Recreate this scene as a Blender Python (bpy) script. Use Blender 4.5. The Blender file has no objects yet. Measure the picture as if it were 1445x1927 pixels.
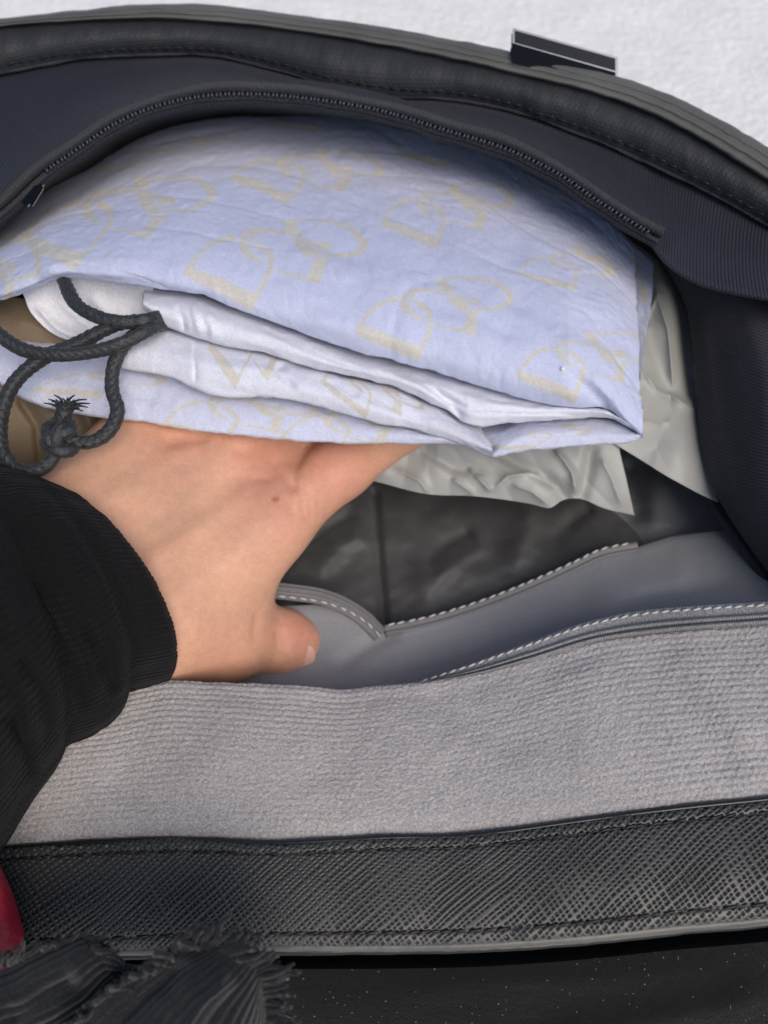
import bpy, math, random
import numpy as np
from mathutils import Matrix, Vector
from mathutils.geometry import delaunay_2d_cdt

R = math.radians
S = bpy.context.scene
COL = S.collection
rng = np.random.default_rng(7)
random.seed(7)

# ------------------------------------------------------------------ camera
PITCH = 62.0
CAM = np.array([0.0, 0.0, 0.40])
W_, H_, FPX = 1445.0, 1927.0, 1456.0
cd = bpy.data.cameras.new('camera')
cam = bpy.data.objects.new('camera', cd)
COL.objects.link(cam)
cam.location = CAM
cam.rotation_euler = (R(90 - PITCH), 0, 0)
cd.sensor_fit = 'VERTICAL'
cd.sensor_height = 36.0
cd.lens = 36.0 * FPX / H_
cd.clip_start = 0.01
cd.clip_end = 60
cd.dof.use_dof = True
cd.dof.focus_distance = 0.208
cd.dof.aperture_fstop = 12.0
S.camera = cam

# ------------------------------------------------------------------ world, sun, exposure
SUN_EL, SUN_AZ = 53.0, 148.0     # azimuth clockwise from +Y: the sun stands behind the viewer, to the right
w = bpy.data.worlds.new('World'); S.world = w; w.use_nodes = True
nt = w.node_tree
bg = nt.nodes['Background']
sky = nt.nodes.new('ShaderNodeTexSky')
sky.sky_type = 'NISHITA'; sky.sun_disc = False
sky.sun_elevation = R(SUN_EL); sky.sun_rotation = R(SUN_AZ)
sky.air_density = 1.0; sky.dust_density = 2.0
nt.links.new(sky.outputs[0], bg.inputs[0])
bg.inputs[1].default_value = 0.085
sl = bpy.data.lights.new('sun', 'SUN'); sl.energy = 1.5; sl.angle = R(40); sl.color = (1, .89, .77)
sun = bpy.data.objects.new('sun', sl); COL.objects.link(sun)
sdir = Vector((math.sin(R(SUN_AZ)) * math.cos(R(SUN_EL)), math.cos(R(SUN_AZ)) * math.cos(R(SUN_EL)), math.sin(R(SUN_EL))))
sun.rotation_euler = (-sdir).to_track_quat('-Z', 'Y').to_euler()
sun.location = (0, 0, 2)
S.view_settings.view_transform = 'Standard'
S.view_settings.look = 'None'
S.view_settings.exposure = 0.56
S.view_settings.gamma = 1.0

# ------------------------------------------------------------------ helpers
th = R(PITCH)
FW = np.array([0, math.cos(th), -math.sin(th)])
UP = np.array([0, math.sin(th), math.cos(th)])
RT = np.array([1.0, 0, 0])

def world(g):
    """(picture x, picture y, distance along the viewing axis in metres) -> metres in the room"""
    g = np.asarray(g, float)
    d = g[..., 2:3]
    x = (g[..., 0:1] - W_ / 2) / FPX * d
    y = -(g[..., 1:2] - H_ / 2) / FPX * d
    return CAM + RT * x + UP * y + FW * d

def hermite(P, n, key=None):
    P = np.asarray(P, float)
    k = P if key is None else key
    t = np.concatenate([[0], np.cumsum(np.maximum(1e-6, np.linalg.norm(np.diff(k, axis=0).reshape(len(P) - 1, -1), axis=1)))])
    m = np.zeros_like(P)
    h = np.diff(t)
    hs = h.reshape((-1,) + (1,) * (P.ndim - 1))
    sl_ = np.diff(P, axis=0) / hs
    m[0], m[-1] = sl_[0], sl_[-1]
    if len(P) > 2:
        m[1:-1] = (sl_[:-1] * hs[1:] + sl_[1:] * hs[:-1]) / (hs[1:] + hs[:-1])
    s = np.linspace(0, t[-1], n)
    i = np.clip(np.searchsorted(t, s, 'right') - 1, 0, len(P) - 2)
    u = ((s - t[i]) / h[i]).reshape((-1,) + (1,) * (P.ndim - 1))
    hh = h[i].reshape(u.shape)
    return ((2*u**3 - 3*u**2 + 1) * P[i] + (u**3 - 2*u**2 + u) * hh * m[i]
            + (-2*u**3 + 3*u**2) * P[i+1] + (u**3 - u**2) * hh * m[i+1])

def curve(P, n):
    P = np.asarray(P, float)
    return hermite(P, n, P[:, :2])

def patch(rows, nu, nv):
    rr = np.stack([curve(r, nu) for r in rows])
    key = rr * np.array([1, 1, 5500.0])
    key = key[:, ::max(1, nu // 12)]
    return hermite(rr, nv, key / math.sqrt(key.shape[1]))

def noise2(x, y, seed=0):
    r = np.random.default_rng(seed)
    T = r.random((128, 128))
    xi = np.floor(x).astype(int); yi = np.floor(y).astype(int)
    fx = x - xi; fy = y - yi
    fx = fx*fx*(3-2*fx); fy = fy*fy*(3-2*fy)
    g = lambda a, b: T[a % 128, b % 128]
    return ((g(xi, yi)*(1-fx) + g(xi+1, yi)*fx)*(1-fy) + (g(xi, yi+1)*(1-fx) + g(xi+1, yi+1)*fx)*fy) * 2 - 1

def fbm(x, y, seed=0, oct=3):
    v = 0; a = 1
    for k in range(oct):
        v = v + a * noise2(x * 2**k, y * 2**k, seed + k); a *= .5
    return v

def dist_poly(X, Y, pl):
    """distance to a polyline, side sign and position along it"""
    pl = np.asarray(pl, float)
    best = np.full(X.shape, 1e9); par = np.zeros(X.shape); sg = np.zeros(X.shape)
    n = len(pl) - 1
    for i in range(n):
        ax, ay = pl[i][:2]; bx, by = pl[i+1][:2]
        dx, dy = bx-ax, by-ay; L = dx*dx + dy*dy + 1e-9
        t = np.clip(((X-ax)*dx + (Y-ay)*dy) / L, 0, 1)
        q = np.hypot(X-ax-t*dx, Y-ay-t*dy)
        m = q < best
        best = np.where(m, q, best); par = np.where(m, (i+t)/n, par)
        sg = np.where(m, np.sign((X-ax)*dy - (Y-ay)*dx), sg)
    return best, par, sg

def wrinkle(G, items):
    """ridges (amp < 0: towards the viewer) and creases along polylines; fades at both ends"""
    X, Y = G[..., 0].copy(), G[..., 1].copy()
    for it in items:
        pl, amp, wd = it[:3]
        d, t, s = dist_poly(X, Y, pl)
        fade = np.clip(np.minimum(t, 1-t) * 5, 0, 1) if len(it) < 4 else np.ones_like(t)
        fade = fade*fade*(3-2*fade)
        kind = it[4] if len(it) > 4 else ''
        if kind == 's': prof = np.exp(-d/wd)
        elif kind == 'f': prof = np.tanh(s*d/wd)*np.exp(-(d/(5*wd))**2)
        else: prof = np.exp(-(d*np.where(s > 0, 1.0, 1.6)/wd)**2)
        if kind: fade = np.clip(np.minimum(t, 1-t)*6 + .05, 0, 1)
        G[..., 2] += amp * fade * prof
    return G

def grid_normals(Wd):
    a = np.gradient(Wd, axis=1); b = np.gradient(Wd, axis=0)
    n = np.cross(a, b)
    n /= np.linalg.norm(n, axis=-1, keepdims=True) + 1e-12
    flip = np.sign(np.sum(n * (CAM - Wd), axis=-1).mean())
    return n * flip

def metric_uv(Wd):
    nv, nu = Wd.shape[:2]
    du = np.linalg.norm(np.diff(Wd, axis=1), axis=-1).mean(0)
    dv = np.linalg.norm(np.diff(Wd, axis=0), axis=-1).mean(1)
    u = np.concatenate([[0], np.cumsum(du)]); v = np.concatenate([[0], np.cumsum(dv)])
    return np.meshgrid(u, v)

def mesh_from(name, verts, quads, uv=None, attrs=None, smooth=True):
    me = bpy.data.meshes.new(name)
    verts = np.ascontiguousarray(verts, np.float32); quads = np.ascontiguousarray(quads, np.int32)
    k = quads.shape[1]
    me.vertices.add(len(verts)); me.vertices.foreach_set('co', verts.ravel())
    me.loops.add(quads.size); me.loops.foreach_set('vertex_index', quads.ravel())
    me.polygons.add(len(quads))
    me.polygons.foreach_set('loop_start', np.arange(0, quads.size, k, dtype=np.int32))
    me.polygons.foreach_set('use_smooth', np.full(len(quads), smooth, dtype=bool))
    if uv is not None:
        l = me.uv_layers.new(name='UVMap')
        l.data.foreach_set('uv', np.ascontiguousarray(uv[quads.ravel()], np.float32).ravel())
    for an, av in (attrs or {}).items():
        a = me.attributes.new(an, 'FLOAT', 'POINT')
        a.data.foreach_set('value', np.ascontiguousarray(av, np.float32).ravel())
    me.update(calc_edges=True)
    me.validate()
    return me

def grid_quads(nv, nu, closed=False):
    i = np.arange(nv - 1)[:, None]; j = np.arange(nu if closed else nu - 1)[None, :]
    j2 = (j + 1) % nu
    return np.stack([(i*nu + j) + 0*j2, (i*nu + j2), ((i+1)*nu + j2), ((i+1)*nu + j)], -1).reshape(-1, 4)

class Root:
    def __init__(self, o): self.o = o; self.loc = np.array(o.location)

def tag(o, label, cat, group=None, kind=None):
    o['label'] = label
    if cat: o['category'] = cat
    if group: o['group'] = group
    if kind: o['kind'] = kind

def thing(name, loc, label, cat, group=None):
    o = bpy.data.objects.new(name, None); COL.objects.link(o); o.location = loc
    o.empty_display_size = .02
    tag(o, label, cat, group)
    return Root(o)

def link(name, me, mat, root=None, parent=None, loc=None):
    """a mesh object whose vertices are in room metres; kept local to its root"""
    base = root.loc if root else (np.array(loc) if loc is not None else np.zeros(3))
    me.transform(Matrix.Translation(Vector(-base)))
    if mat and not me.materials: me.materials.append(mat)
    o = bpy.data.objects.new(name, me); COL.objects.link(o)
    if root: o.parent = parent or root.o
    else: o.location = base
    return o

def inst(name, me, M, root, parent=None):
    o = bpy.data.objects.new(name, me); COL.objects.link(o)
    o.parent = parent or root.o
    o.matrix_local = Matrix.Translation(Vector(-root.loc)) @ M
    return o

def sheet(name, G, mat, root=None, parent=None, micro=None, attrs=None, loc=None, closed=False, thick=0, uv_rot=0):
    Wd = world(G)
    U, V = metric_uv(Wd)
    N = grid_normals(Wd)
    if micro is not None:
        Wd = Wd + N * micro(U, V, G)[..., None]
    nv, nu = Wd.shape[:2]
    me = mesh_from(name, Wd.reshape(-1, 3), grid_quads(nv, nu, closed), np.stack([U, V], -1).reshape(-1, 2), attrs)
    o = link(name, me, mat, root, parent, loc)
    if thick:
        s = o.modifiers.new('thickness', 'SOLIDIFY'); s.thickness = thick; s.offset = -1 if np.sum(np.cross(np.gradient(Wd, axis=1), np.gradient(Wd, axis=0))*(CAM-Wd)) > 0 else 1
    o['_g'] = 0; del o['_g']
    return o, Wd, N

def tube(name, C, rad, mat, root=None, parent=None, seg=14, micro=None, loc=None, flat=1.0, cap=True):
    """C: (n,3) room points; rad scalar or (n,)"""
    n = len(C); rad = np.broadcast_to(np.asarray(rad, float), (n,))
    T = np.gradient(C, axis=0); T /= np.linalg.norm(T, axis=1, keepdims=True) + 1e-12
    up = (CAM - C[0]); A = np.zeros_like(C); B = np.zeros_like(C)
    a = up - T[0]*np.dot(up, T[0]); a /= np.linalg.norm(a)
    for i in range(n):
        a = a - T[i]*np.dot(a, T[i]); a /= np.linalg.norm(a)
        A[i] = a; B[i] = np.cross(T[i], a)
    ang = np.linspace(0, 2*math.pi, seg, endpoint=False)
    s = np.concatenate([[0], np.cumsum(np.linalg.norm(np.diff(C, axis=0), axis=1))])
    AA, SS = np.meshgrid(ang, s)
    rr = np.repeat(rad[:, None], seg, 1)
    if micro is not None: rr = rr * (1 + micro(AA, SS))
    Wd = C[:, None] + A[:, None]*(np.cos(AA)*rr*flat)[..., None] + B[:, None]*(np.sin(AA)*rr)[..., None]
    v = Wd.reshape(-1, 3); q = grid_quads(n, seg, True)
    uv = np.stack([AA*rad.mean(), SS], -1).reshape(-1, 2)
    if cap:
        v = np.vstack([v, C[0], C[-1]]); uv = np.vstack([uv, [0, 0], [0, s[-1]]])
        j = np.arange(seg); j2 = (j+1) % seg
        c0 = np.stack([j2, j, np.full(seg, len(v)-2), np.full(seg, len(v)-2)], -1)
        # caps as thin quads degenerate-free: pair two segments per quad
        k = np.arange(0, seg - seg % 2, 2)
        c0 = np.stack([(k+2) % seg, k+1, k, np.full(len(k), len(v)-2)], -1)
        o_ = (n-1)*seg
        c1 = np.stack([o_+k, o_+k+1, o_+(k+2) % seg, np.full(len(k), len(v)-1)], -1)
        q = np.vstack([q, c0, c1])
    me = mesh_from(name, v, q, uv)
    return link(name, me, mat, root, parent, loc) if (root or loc is not None) else me

def capsule_mesh(name, L, rx, ry, mat, bend=0.0, nseg=6, nl=6):
    """a little sewn thread: long in x, arched in z"""
    C = []; rr = []
    for i in range(nl + 1):
        t = -1 + 2*i/nl
        C.append((t*L/2, 0, bend*(1 - t*t))); rr.append(max(.18, math.sqrt(max(0, 1 - abs(t)**4))))
    v = []; 
    for (x, y, z), r_ in zip(C, rr):
        for k in range(nseg):
            a = 2*math.pi*k/nseg
            v.append((x, ry*r_*math.cos(a), z + rx*r_*math.sin(a)))
    v = np.array(v); q = grid_quads(nl+1, nseg, True)
    me = mesh_from(name, v, q); me.materials.append(mat)
    return me

def frame(p, x, z):
    x = x/np.linalg.norm(x); z = z - x*np.dot(x, z); z /= np.linalg.norm(z); y = np.cross(z, x)
    return Matrix(((x[0], y[0], z[0], p[0]), (x[1], y[1], z[1], p[1]), (x[2], y[2], z[2], p[2]), (0, 0, 0, 1)))

def sew(name, me, Wd, N, vf, spacing, root, parent, lift=.0002, skew=0.0, start=0.0, stop=1.0, jit=.06):
    """threads along the row at height fraction vf of a finished sheet"""
    nv = Wd.shape[0]
    if np.isscalar(vf): line = Wd[int(round(vf*(nv-1)))]; nn = N[int(round(vf*(nv-1)))]
    else: line, nn = vf
    s = np.concatenate([[0], np.cumsum(np.linalg.norm(np.diff(line, axis=0), axis=1))])
    out = []
    for t in np.arange(s[-1]*start + spacing/2, s[-1]*stop, spacing):
        t = t + random.uniform(-1, 1)*spacing*jit
        p = np.array([np.interp(t, s, line[:, k]) for k in range(3)])
        q = np.array([np.interp(min(s[-1], t+spacing*.4), s, line[:, k]) for k in range(3)])
        q0 = np.array([np.interp(max(0, t-spacing*.4), s, line[:, k]) for k in range(3)])
        n_ = np.array([np.interp(t, s, nn[:, k]) for k in range(3)])
        x = q - q0; x /= np.linalg.norm(x)
        y = np.cross(n_, x); x = x + y*(skew + random.uniform(-.05, .05))
        out.append(inst(name, me, frame(p + n_*lift, x, n_), root, parent))
    return out

# ------------------------------------------------------------------ materials
def srgb(r, g, b):
    f = lambda c: (c/255/12.92) if c/255 <= .04045 else ((c/255+.055)/1.055)**2.4
    return (f(r), f(g), f(b), 1)

class Mat:
    def __init__(s, name, base, rough=.6, spec=.5, sheen=0, sheen_rough=.4, sss=0, metal=0, coat=0):
        s.m = bpy.data.materials.new(name); s.m.use_nodes = True
        s.t = s.m.node_tree; s.b = s.t.nodes['Principled BSDF']
        s.b.inputs['Base Color'].default_value = base
        s.b.inputs['Roughness'].default_value = rough
        s.b.inputs['Specular IOR Level'].default_value = spec
        s.b.inputs['Sheen Weight'].default_value = sheen
        s.b.inputs['Sheen Roughness'].default_value = sheen_rough
        s.b.inputs['Metallic'].default_value = metal
        s.b.inputs['Coat Weight'].default_value = coat
        s.base = base; s.col = None; s.nrm = None
    def n(s, t, **kw):
        x = s.t.nodes.new(t)
        for k, v in kw.items(): setattr(x, k, v)
        return x
    def l(s, a, b): s.t.links.new(a, b)
    def uv(s, scale=(1, 1, 1), rot=0):
        c = s.n('ShaderNodeTexCoord'); m = s.n('ShaderNodeMapping')
        m.inputs['Scale'].default_value = scale; m.inputs['Rotation'].default_value = (0, 0, rot)
        r0 = s.n('ShaderNodeMapping'); r0.inputs['Rotation'].default_value = (0, 0, rot)
        m.inputs['Rotation'].default_value = (0, 0, 0)
        s.l(c.outputs['UV'], r0.inputs[0]); s.l(r0.outputs[0], m.inputs[0])
        return m.outputs[0]
    def obj(s):
        return s.n('ShaderNodeTexCoord').outputs['Object']
    def mth(s, op, a, b=None):
        x = s.n('ShaderNodeMath', operation=op)
        for i, v in enumerate((a, b)):
            if v is None: continue
            if isinstance(v, (int, float)): x.inputs[i].default_value = v
            else: s.l(v, x.inputs[i])
        return x.outputs[0]
    def noise(s, scale, detail=2, vec=None, rough=.5, dist=0):
        x = s.n('ShaderNodeTexNoise'); x.inputs['Scale'].default_value = scale
        x.inputs['Detail'].default_value = detail; x.inputs['Roughness'].default_value = rough
        x.inputs['Distortion'].default_value = dist
        s.l(vec if vec is not None else s.obj(), x.inputs['Vector'])
        return x.outputs['Fac']
    def ramp(s, f, a, b, c0=(0, 0, 0, 1), c1=(1, 1, 1, 1)):
        x = s.n('ShaderNodeValToRGB'); x.color_ramp.elements[0].position = a; x.color_ramp.elements[1].position = b
        x.color_ramp.elements[0].color = c0; x.color_ramp.elements[1].color = c1
        s.l(f, x.inputs[0]); return x.outputs[0]
    def mix(s, f, a, b, bt='MIX'):
        x = s.n('ShaderNodeMix', data_type='RGBA', blend_type=bt)
        for i, v in ((0, f), (6, a), (7, b)):
            if isinstance(v, (int, float)): x.inputs[i].default_value = v
            elif isinstance(v, tuple): x.inputs[i].default_value = v
            else: s.l(v, x.inputs[i])
        return x.outputs[2]
    def vary(s, scale, amt, detail=3, vec=None, lo=.3, hi=.7):
        f = s.ramp(s.noise(scale, detail, vec), lo, hi, (1-amt,)*3 + (1,), (1+amt,)*3 + (1,))
        s.col = s.mix(1.0, s.col if s.col is not None else s.base, f, 'MULTIPLY')
        return s
    def attr(s, name):
        x = s.n('ShaderNodeAttribute', attribute_name=name); return x.outputs['Fac']
    def bump(s, h, dist, strength=1.0):
        x = s.n('ShaderNodeBump'); x.inputs['Distance'].default_value = dist; x.inputs['Strength'].default_value = strength
        s.l(h, x.inputs['Height'])
        if s.nrm is not None: s.l(s.nrm, x.inputs['Normal'])
        s.nrm = x.outputs[0]; return s
    def wave(s, vec, axis, k=2*math.pi):
        sp = s.n('ShaderNodeSeparateXYZ'); s.l(vec, sp.inputs[0])
        return s.mth('SINE', s.mth('MULTIPLY', sp.outputs[axis], k))
    def done(s):
        if s.col is not None: s.l(s.col, s.b.inputs['Base Color'])
        if s.nrm is not None: s.l(s.nrm, s.b.inputs['Normal'])
        return s.m

def m_saffiano(name, base=(.052, .052, .049, 1), rough=.40):
    m = Mat(name, base, rough, .55)
    m.vary(9, .18); m.bump(m.noise(2600, 2), .00005, .5)
    return m.done()
def m_plain(name, base, rough=.5, spec=.5, bumpsc=900, bd=.00008, var=.12, **k):
    m = Mat(name, base, rough, spec, **k); m.vary(40, var); m.bump(m.noise(bumpsc, 3), bd, .8); return m.done()
def m_grosgrain(name, base, pitch, rot):
    m = Mat(name, base, .6, .3, sheen=.06, sheen_rough=.45)
    v = m.uv((1/pitch, 1/(pitch*.6), 1), rot)
    h = m.wave(v, 0)
    h2 = m.mth('ADD', h, m.mth('MULTIPLY', m.wave(v, 1), .25))
    m.col = m.mix(m.ramp(h, -.4, .9), tuple(c*.72 for c in base[:3]) + (1,), tuple(c*1.25 for c in base[:3]) + (1,))
    m.vary(25, .1); m.vary(5200, .2, 2)
    m.bump(h2, pitch*.16, .8); m.bump(m.noise(1800, 2), .00005, .5)
    return m.done()
def m_satin(name, base, rough=.42, var=.06, soft=1.0):
    m = Mat(name, base, rough, .45, sheen=.3, sheen_rough=.35)
    v = m.uv((1/.00035, 1/.00035, 1), .1)
    m.vary(30, var); m.bump(m.mth('MULTIPLY', m.wave(v, 0), m.wave(v, 1)), .00003, .5)
    m.bump(m.noise(70, 3), .0004*soft, .35); m.bump(m.noise(1700, 2), .00012, .5); m.vary(1500, .08, 2)
    return m.done()
def m_nap(name, base):
    m = Mat(name, base, .95, .15, sheen=.35, sheen_rough=.5)
    m.vary(18, .07)
    f = m.noise(1500, 3, rough=.7, dist=.6); m.vary(1700, .17, 3, lo=.38, hi=.62)
    g = m.noise(3400, 2); m.vary(3600, .22, 2, lo=.35, hi=.65)
    m.bump(f, .0006, .6); m.bump(g, .0002, .6)
    return m.done()
def m_cotton():
    m = Mat('printed_cotton', srgb(224, 226, 240), .9, .2, sheen=.12)
    v = m.uv((1/.00084, 1/.00084, 1), .35)
    nz = m.noise(900, 2)
    v2 = m.n('ShaderNodeVectorMath', operation='ADD'); m.l(v, v2.inputs[0])
    sc = m.n('ShaderNodeVectorMath', operation='SCALE'); sc.inputs['Scale'].default_value = .25
    tn = m.n('ShaderNodeTexNoise'); tn.inputs['Scale'].default_value = 500; m.l(m.obj(), tn.inputs['Vector'])
    m.l(tn.outputs['Color'], sc.inputs[0]); m.l(sc.outputs[0], v2.inputs[1])
    wv = m.mth('MULTIPLY', m.wave(v2.outputs[0], 0), m.wave(v2.outputs[0], 1))
    white = m.mix(m.attr('raw'), srgb(197, 203, 229), srgb(231, 233, 239))  # lavender ground holds some of the blue shade in its colour
    col = m.mix(m.attr('print'), white, srgb(207, 202, 187))
    f = m.ramp(wv, .05, .95, (1.06, 1.06, 1.06, 1), (.78, .78, .79, 1))
    m.col = m.mix(1.0, col, f, 'MULTIPLY')
    m.vary(1200, .07, 2)
    m.bump(wv, .00016, .6); m.bump(m.noise(60, 3), .0005, .35); m.bump(m.noise(210, 3, dist=.5), .0004, .4)
    m.b.inputs['Subsurface Weight'].default_value = 0
    return m.done()
def m_knit(name, base, pitch, amt=.9, sh=.12):
    m = Mat(name, base, .88, .2, sheen=sh, sheen_rough=.5)
    v = m.uv((1/pitch, 1/(pitch*.5), 1), 0)
    d = m.uv((1/(pitch*.45), 1/(pitch*.45), 1), .9)
    h = m.mth('ADD', m.wave(v, 0), m.mth('MULTIPLY', m.wave(d, 0), .7))
    m.vary(30, .2); m.vary(2200, .35, 2)
    m.bump(h, pitch*.14, amt); m.bump(m.noise(1500, 3), .0003, .5)
    return m.done()
def m_skin():
    m = Mat('skin', srgb(208, 152, 122), .5, .35)
    c = m.mix(m.attr('red'), srgb(212, 164, 136), srgb(198, 132, 114))
    c = m.mix(m.attr('pale'), c, srgb(222, 176, 150))
    c = m.mix(m.attr('vein'), c, srgb(176, 138, 116))
    c = m.mix(m.attr('mole'), c, srgb(142, 78, 52))
    m.col = c; m.vary(60, .06); m.vary(160, .03, 3); m.vary(420, .045, 3); m.vary(1600, .05, 2)
    m.b.inputs['Subsurface Weight'].default_value = .25
    m.b.inputs['Subsurface Radius'].default_value = (1.0, .35, .18)
    m.b.inputs['Subsurface Scale'].default_value = .004
    vo = m.n('ShaderNodeTexVoronoi', feature='DISTANCE_TO_EDGE'); vo.inputs['Scale'].default_value = 950
    m.l(m.obj(), vo.inputs['Vector'])
    m.bump(m.mth('MINIMUM', vo.outputs['Distance'], .25), .00022, .65)
    m.bump(m.noise(320, 3), .0004, .3)
    return m.done()
def m_film():
    m = Mat('grey_film', srgb(198, 200, 197), .42, .5)
    m.vary(60, .08)
    m.b.inputs['Transmission Weight'].default_value = .0
    m.bump(m.noise(260, 3, dist=.3), .0003, .35)
    out = m.t.nodes['Material Output']
    tr = m.n('ShaderNodeBsdfTranslucent'); tr.inputs[0].default_value = srgb(190, 188, 178)
    mx = m.n('ShaderNodeMixShader'); mx.inputs[0].default_value = .38
    m.l(m.b.outputs[0], mx.inputs[1]); m.l(tr.outputs[0], mx.inputs[2]); m.l(mx.outputs[0], out.inputs[0])
    return m.done()
def m_ground():
    m = Mat('white_surface', srgb(226, 227, 226), .85, .2)
    m.vary(26, .06, 4); m.vary(150, .06, 4); m.vary(420, .05, 3); m.bump(m.noise(140, 5), .005, .6)
    return m.done()

def m_cord():
    m = Mat('waxed_cord', (.030, .034, .038, 1), .5, .45, sheen=.1)
    m.vary(500, .3); m.vary(2600, .6, 2, lo=.4, hi=.72)
    m.bump(m.noise(2600, 3, dist=.8), .0002, .7)
    return m.done()
M = dict(
    saff=m_saffiano('crosshatched_leather'),
    facing=m_plain('black_leather', (.020, .022, .027, 1), .55, .4, 1300, .00012),
    edge=m_plain('edge_paint', (.10, .099, .090, 1), .42, .5, 500, .0002, .2),
    edge_dark=m_plain('edge_paint_black', (.012, .012, .013, 1), .3, .5, 400, .0001),
    thread=m_plain('black_thread', (.008, .008, .009, 1), .45, .5, 3000, .00005),
    lining=m_grosgrain('ribbed_lining', (.020, .023, .035, 1), .00115, R(14)),
    gusset=m_grosgrain('ribbed_lining_side', (.030, .031, .041, 1), .0012, R(72)),
    zip=m_knit('zip_tape', (.014, .016, .023, 1), .0012),
    tooth=m_plain('nylon_coil', (.020, .022, .034, 1), .22, .5, 500, .00002),
    welt=m_knit('zip_welt', (.020, .022, .030, 1), .0009),
    dark=m_satin('pocket_black', (.010, .010, .013, 1), .6),
    satin=m_satin('slate_satin', (.255, .265, .282, 1)),
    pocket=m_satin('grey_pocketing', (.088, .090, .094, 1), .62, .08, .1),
    trim=m_knit('elastic_trim', (.30, .305, .315, 1), .0007),
    wthread=m_plain('pale_thread', (.50, .50, .49, 1), .6, .3, 3000, .00005),
    nap=m_nap('napped_lining', (.39, .372, .368, 1)),
    cotton=m_cotton(),
    cord=m_cord(),
    skin=m_skin(),
    nail=m_plain('nail', srgb(222, 176, 158), .26, .5, 500, .00003, .05),
    knit=m_knit('black_rib_knit', (.0042, .0042, .0048, 1), .0022, .45, .03),
    film=m_film(),
    tan=m_plain('tan_lining', srgb(128, 112, 92), .6, .3, 700, .0003, .15),
    metal=m_plain('dark_nickel', (.035, .035, .035, 1), .15, .5, 60, .00002, .05, metal=1.0),
    chrome=m_plain('polished_nickel', (.72, .70, .66, 1), .28, .5, 60, .00002, .05, metal=1.0),
    red=m_plain('red_leather', srgb(146, 14, 42), .55, .35, 700, .0006, .25),
    wool=m_nap('black_wool', (.008, .0092, .0108, 1)),
    trouser=m_nap('black_brushed_cloth', (.008, .0085, .008, 1)),
    lint=m_plain('lint', (.45, .45, .42, 1), .9, .1),
    ground=m_ground(),
)

# ------------------------------------------------------------------ setting: the white surface below
g = np.array([[-1.6, -1.0, 0], [1.6, -1.0, 0], [1.6, 2.4, 0], [-1.6, 2.4, 0]], float)
me = mesh_from('table_top', g, np.array([[0, 1, 2, 3]]), g[:, :2].copy(), smooth=False)
o = link('table_top', me, M['ground']); o['kind'] = 'structure'; o['label'] = 'white mottled surface behind the bag'

# ------------------------------------------------------------------ the bag
bag = thing('handbag', (0.0, 0.13, 0.0), 'open black leather handbag with grey and black lining, seen from above', 'handbag')

# -- far rim, facing, lining ------------------------------------------------
def dz_back(x):   # how far the far wall stands: nearer on the right
    return np.interp(x, [-300, 0, 400, 723, 1100, 1445, 1750], [.275, .276, .276, .270, .258, .243, .232])
RIMTOP = [(-300, 85), (-120, 52), (0, 36), (150, 20), (300, 8), (420, 12), (560, 30), (723, 52), (850, 75), (960, 97), (1080, 124), (1180, 150), (1280, 188), (1380, 240), (1445, 278), (1600, 390), (1750, 520)]
RIMLOW = [(-300, 105), (-120, 68), (0, 50), (150, 38), (280, 35), (400, 40), (560, 58), (723, 85), (850, 110), (1000, 145), (1150, 184), (1250, 224), (1350, 280), (1445, 340), (1600, 460), (1750, 600)]
FACELOW = [(-300, 215), (-120, 165), (0, 138), (150, 110), (280, 102), (400, 103), (520, 130), (640, 165), (723, 180), (850, 186), (960, 206), (1060, 240), (1150, 275), (1250, 320), (1350, 370), (1445, 424), (1600, 540), (1750, 680)]
def withd(pl, off): return [(x, y, float(dz_back(x)) + off) for x, y in pl]
n_ = 500
rt, rl = curve(withd(RIMTOP, .003), n_), curve(withd(RIMLOW, 0), n_)
rows = []
for t in np.linspace(0, 1, 25):
    r_ = rt*(1-t) + rl*t
    q = (t*3) % 1.0 if t < 1 else 1.0
    r_ = r_.copy(); r_[:, 2] -= .0011 * math.sqrt(max(0, 1 - (2*q-1)**2)) + .001*math.sin(math.pi*t)
    rows.append(r_)
G = np.stack([rows[0] + np.array([0, -1, .03]), rows[0] + np.array([0, -1, .006])] + rows + [rows[-1] + np.array([0, 3, .003])])
G[..., 1] += fbm(G[..., 0]/60, G[..., 1]/10, 3)*1.2
rim, Wr, Nr = sheet('painted_rim', G, M['edge'], bag)
# outer wall behind the rim, down to the table
top = world(rt + np.array([0, 0, .006]))
rows_w = []
for t in np.linspace(0, 1, 14):
    q = top.copy(); q[:, 2] = top[:, 2]*(1-t) + .004*t; q[:, 1] += .012*math.sin(math.pi*t) - .02*t
    rows_w.append(q)
Wd = np.stack(rows_w)[:, ::6]
U, V = metric_uv(Wd)
me = mesh_from('outer_wall', Wd.reshape(-1, 3), grid_quads(*Wd.shape[:2]), np.stack([U, V], -1).reshape(-1, 2))
link('outer_wall', me, M['saff'], bag)
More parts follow.
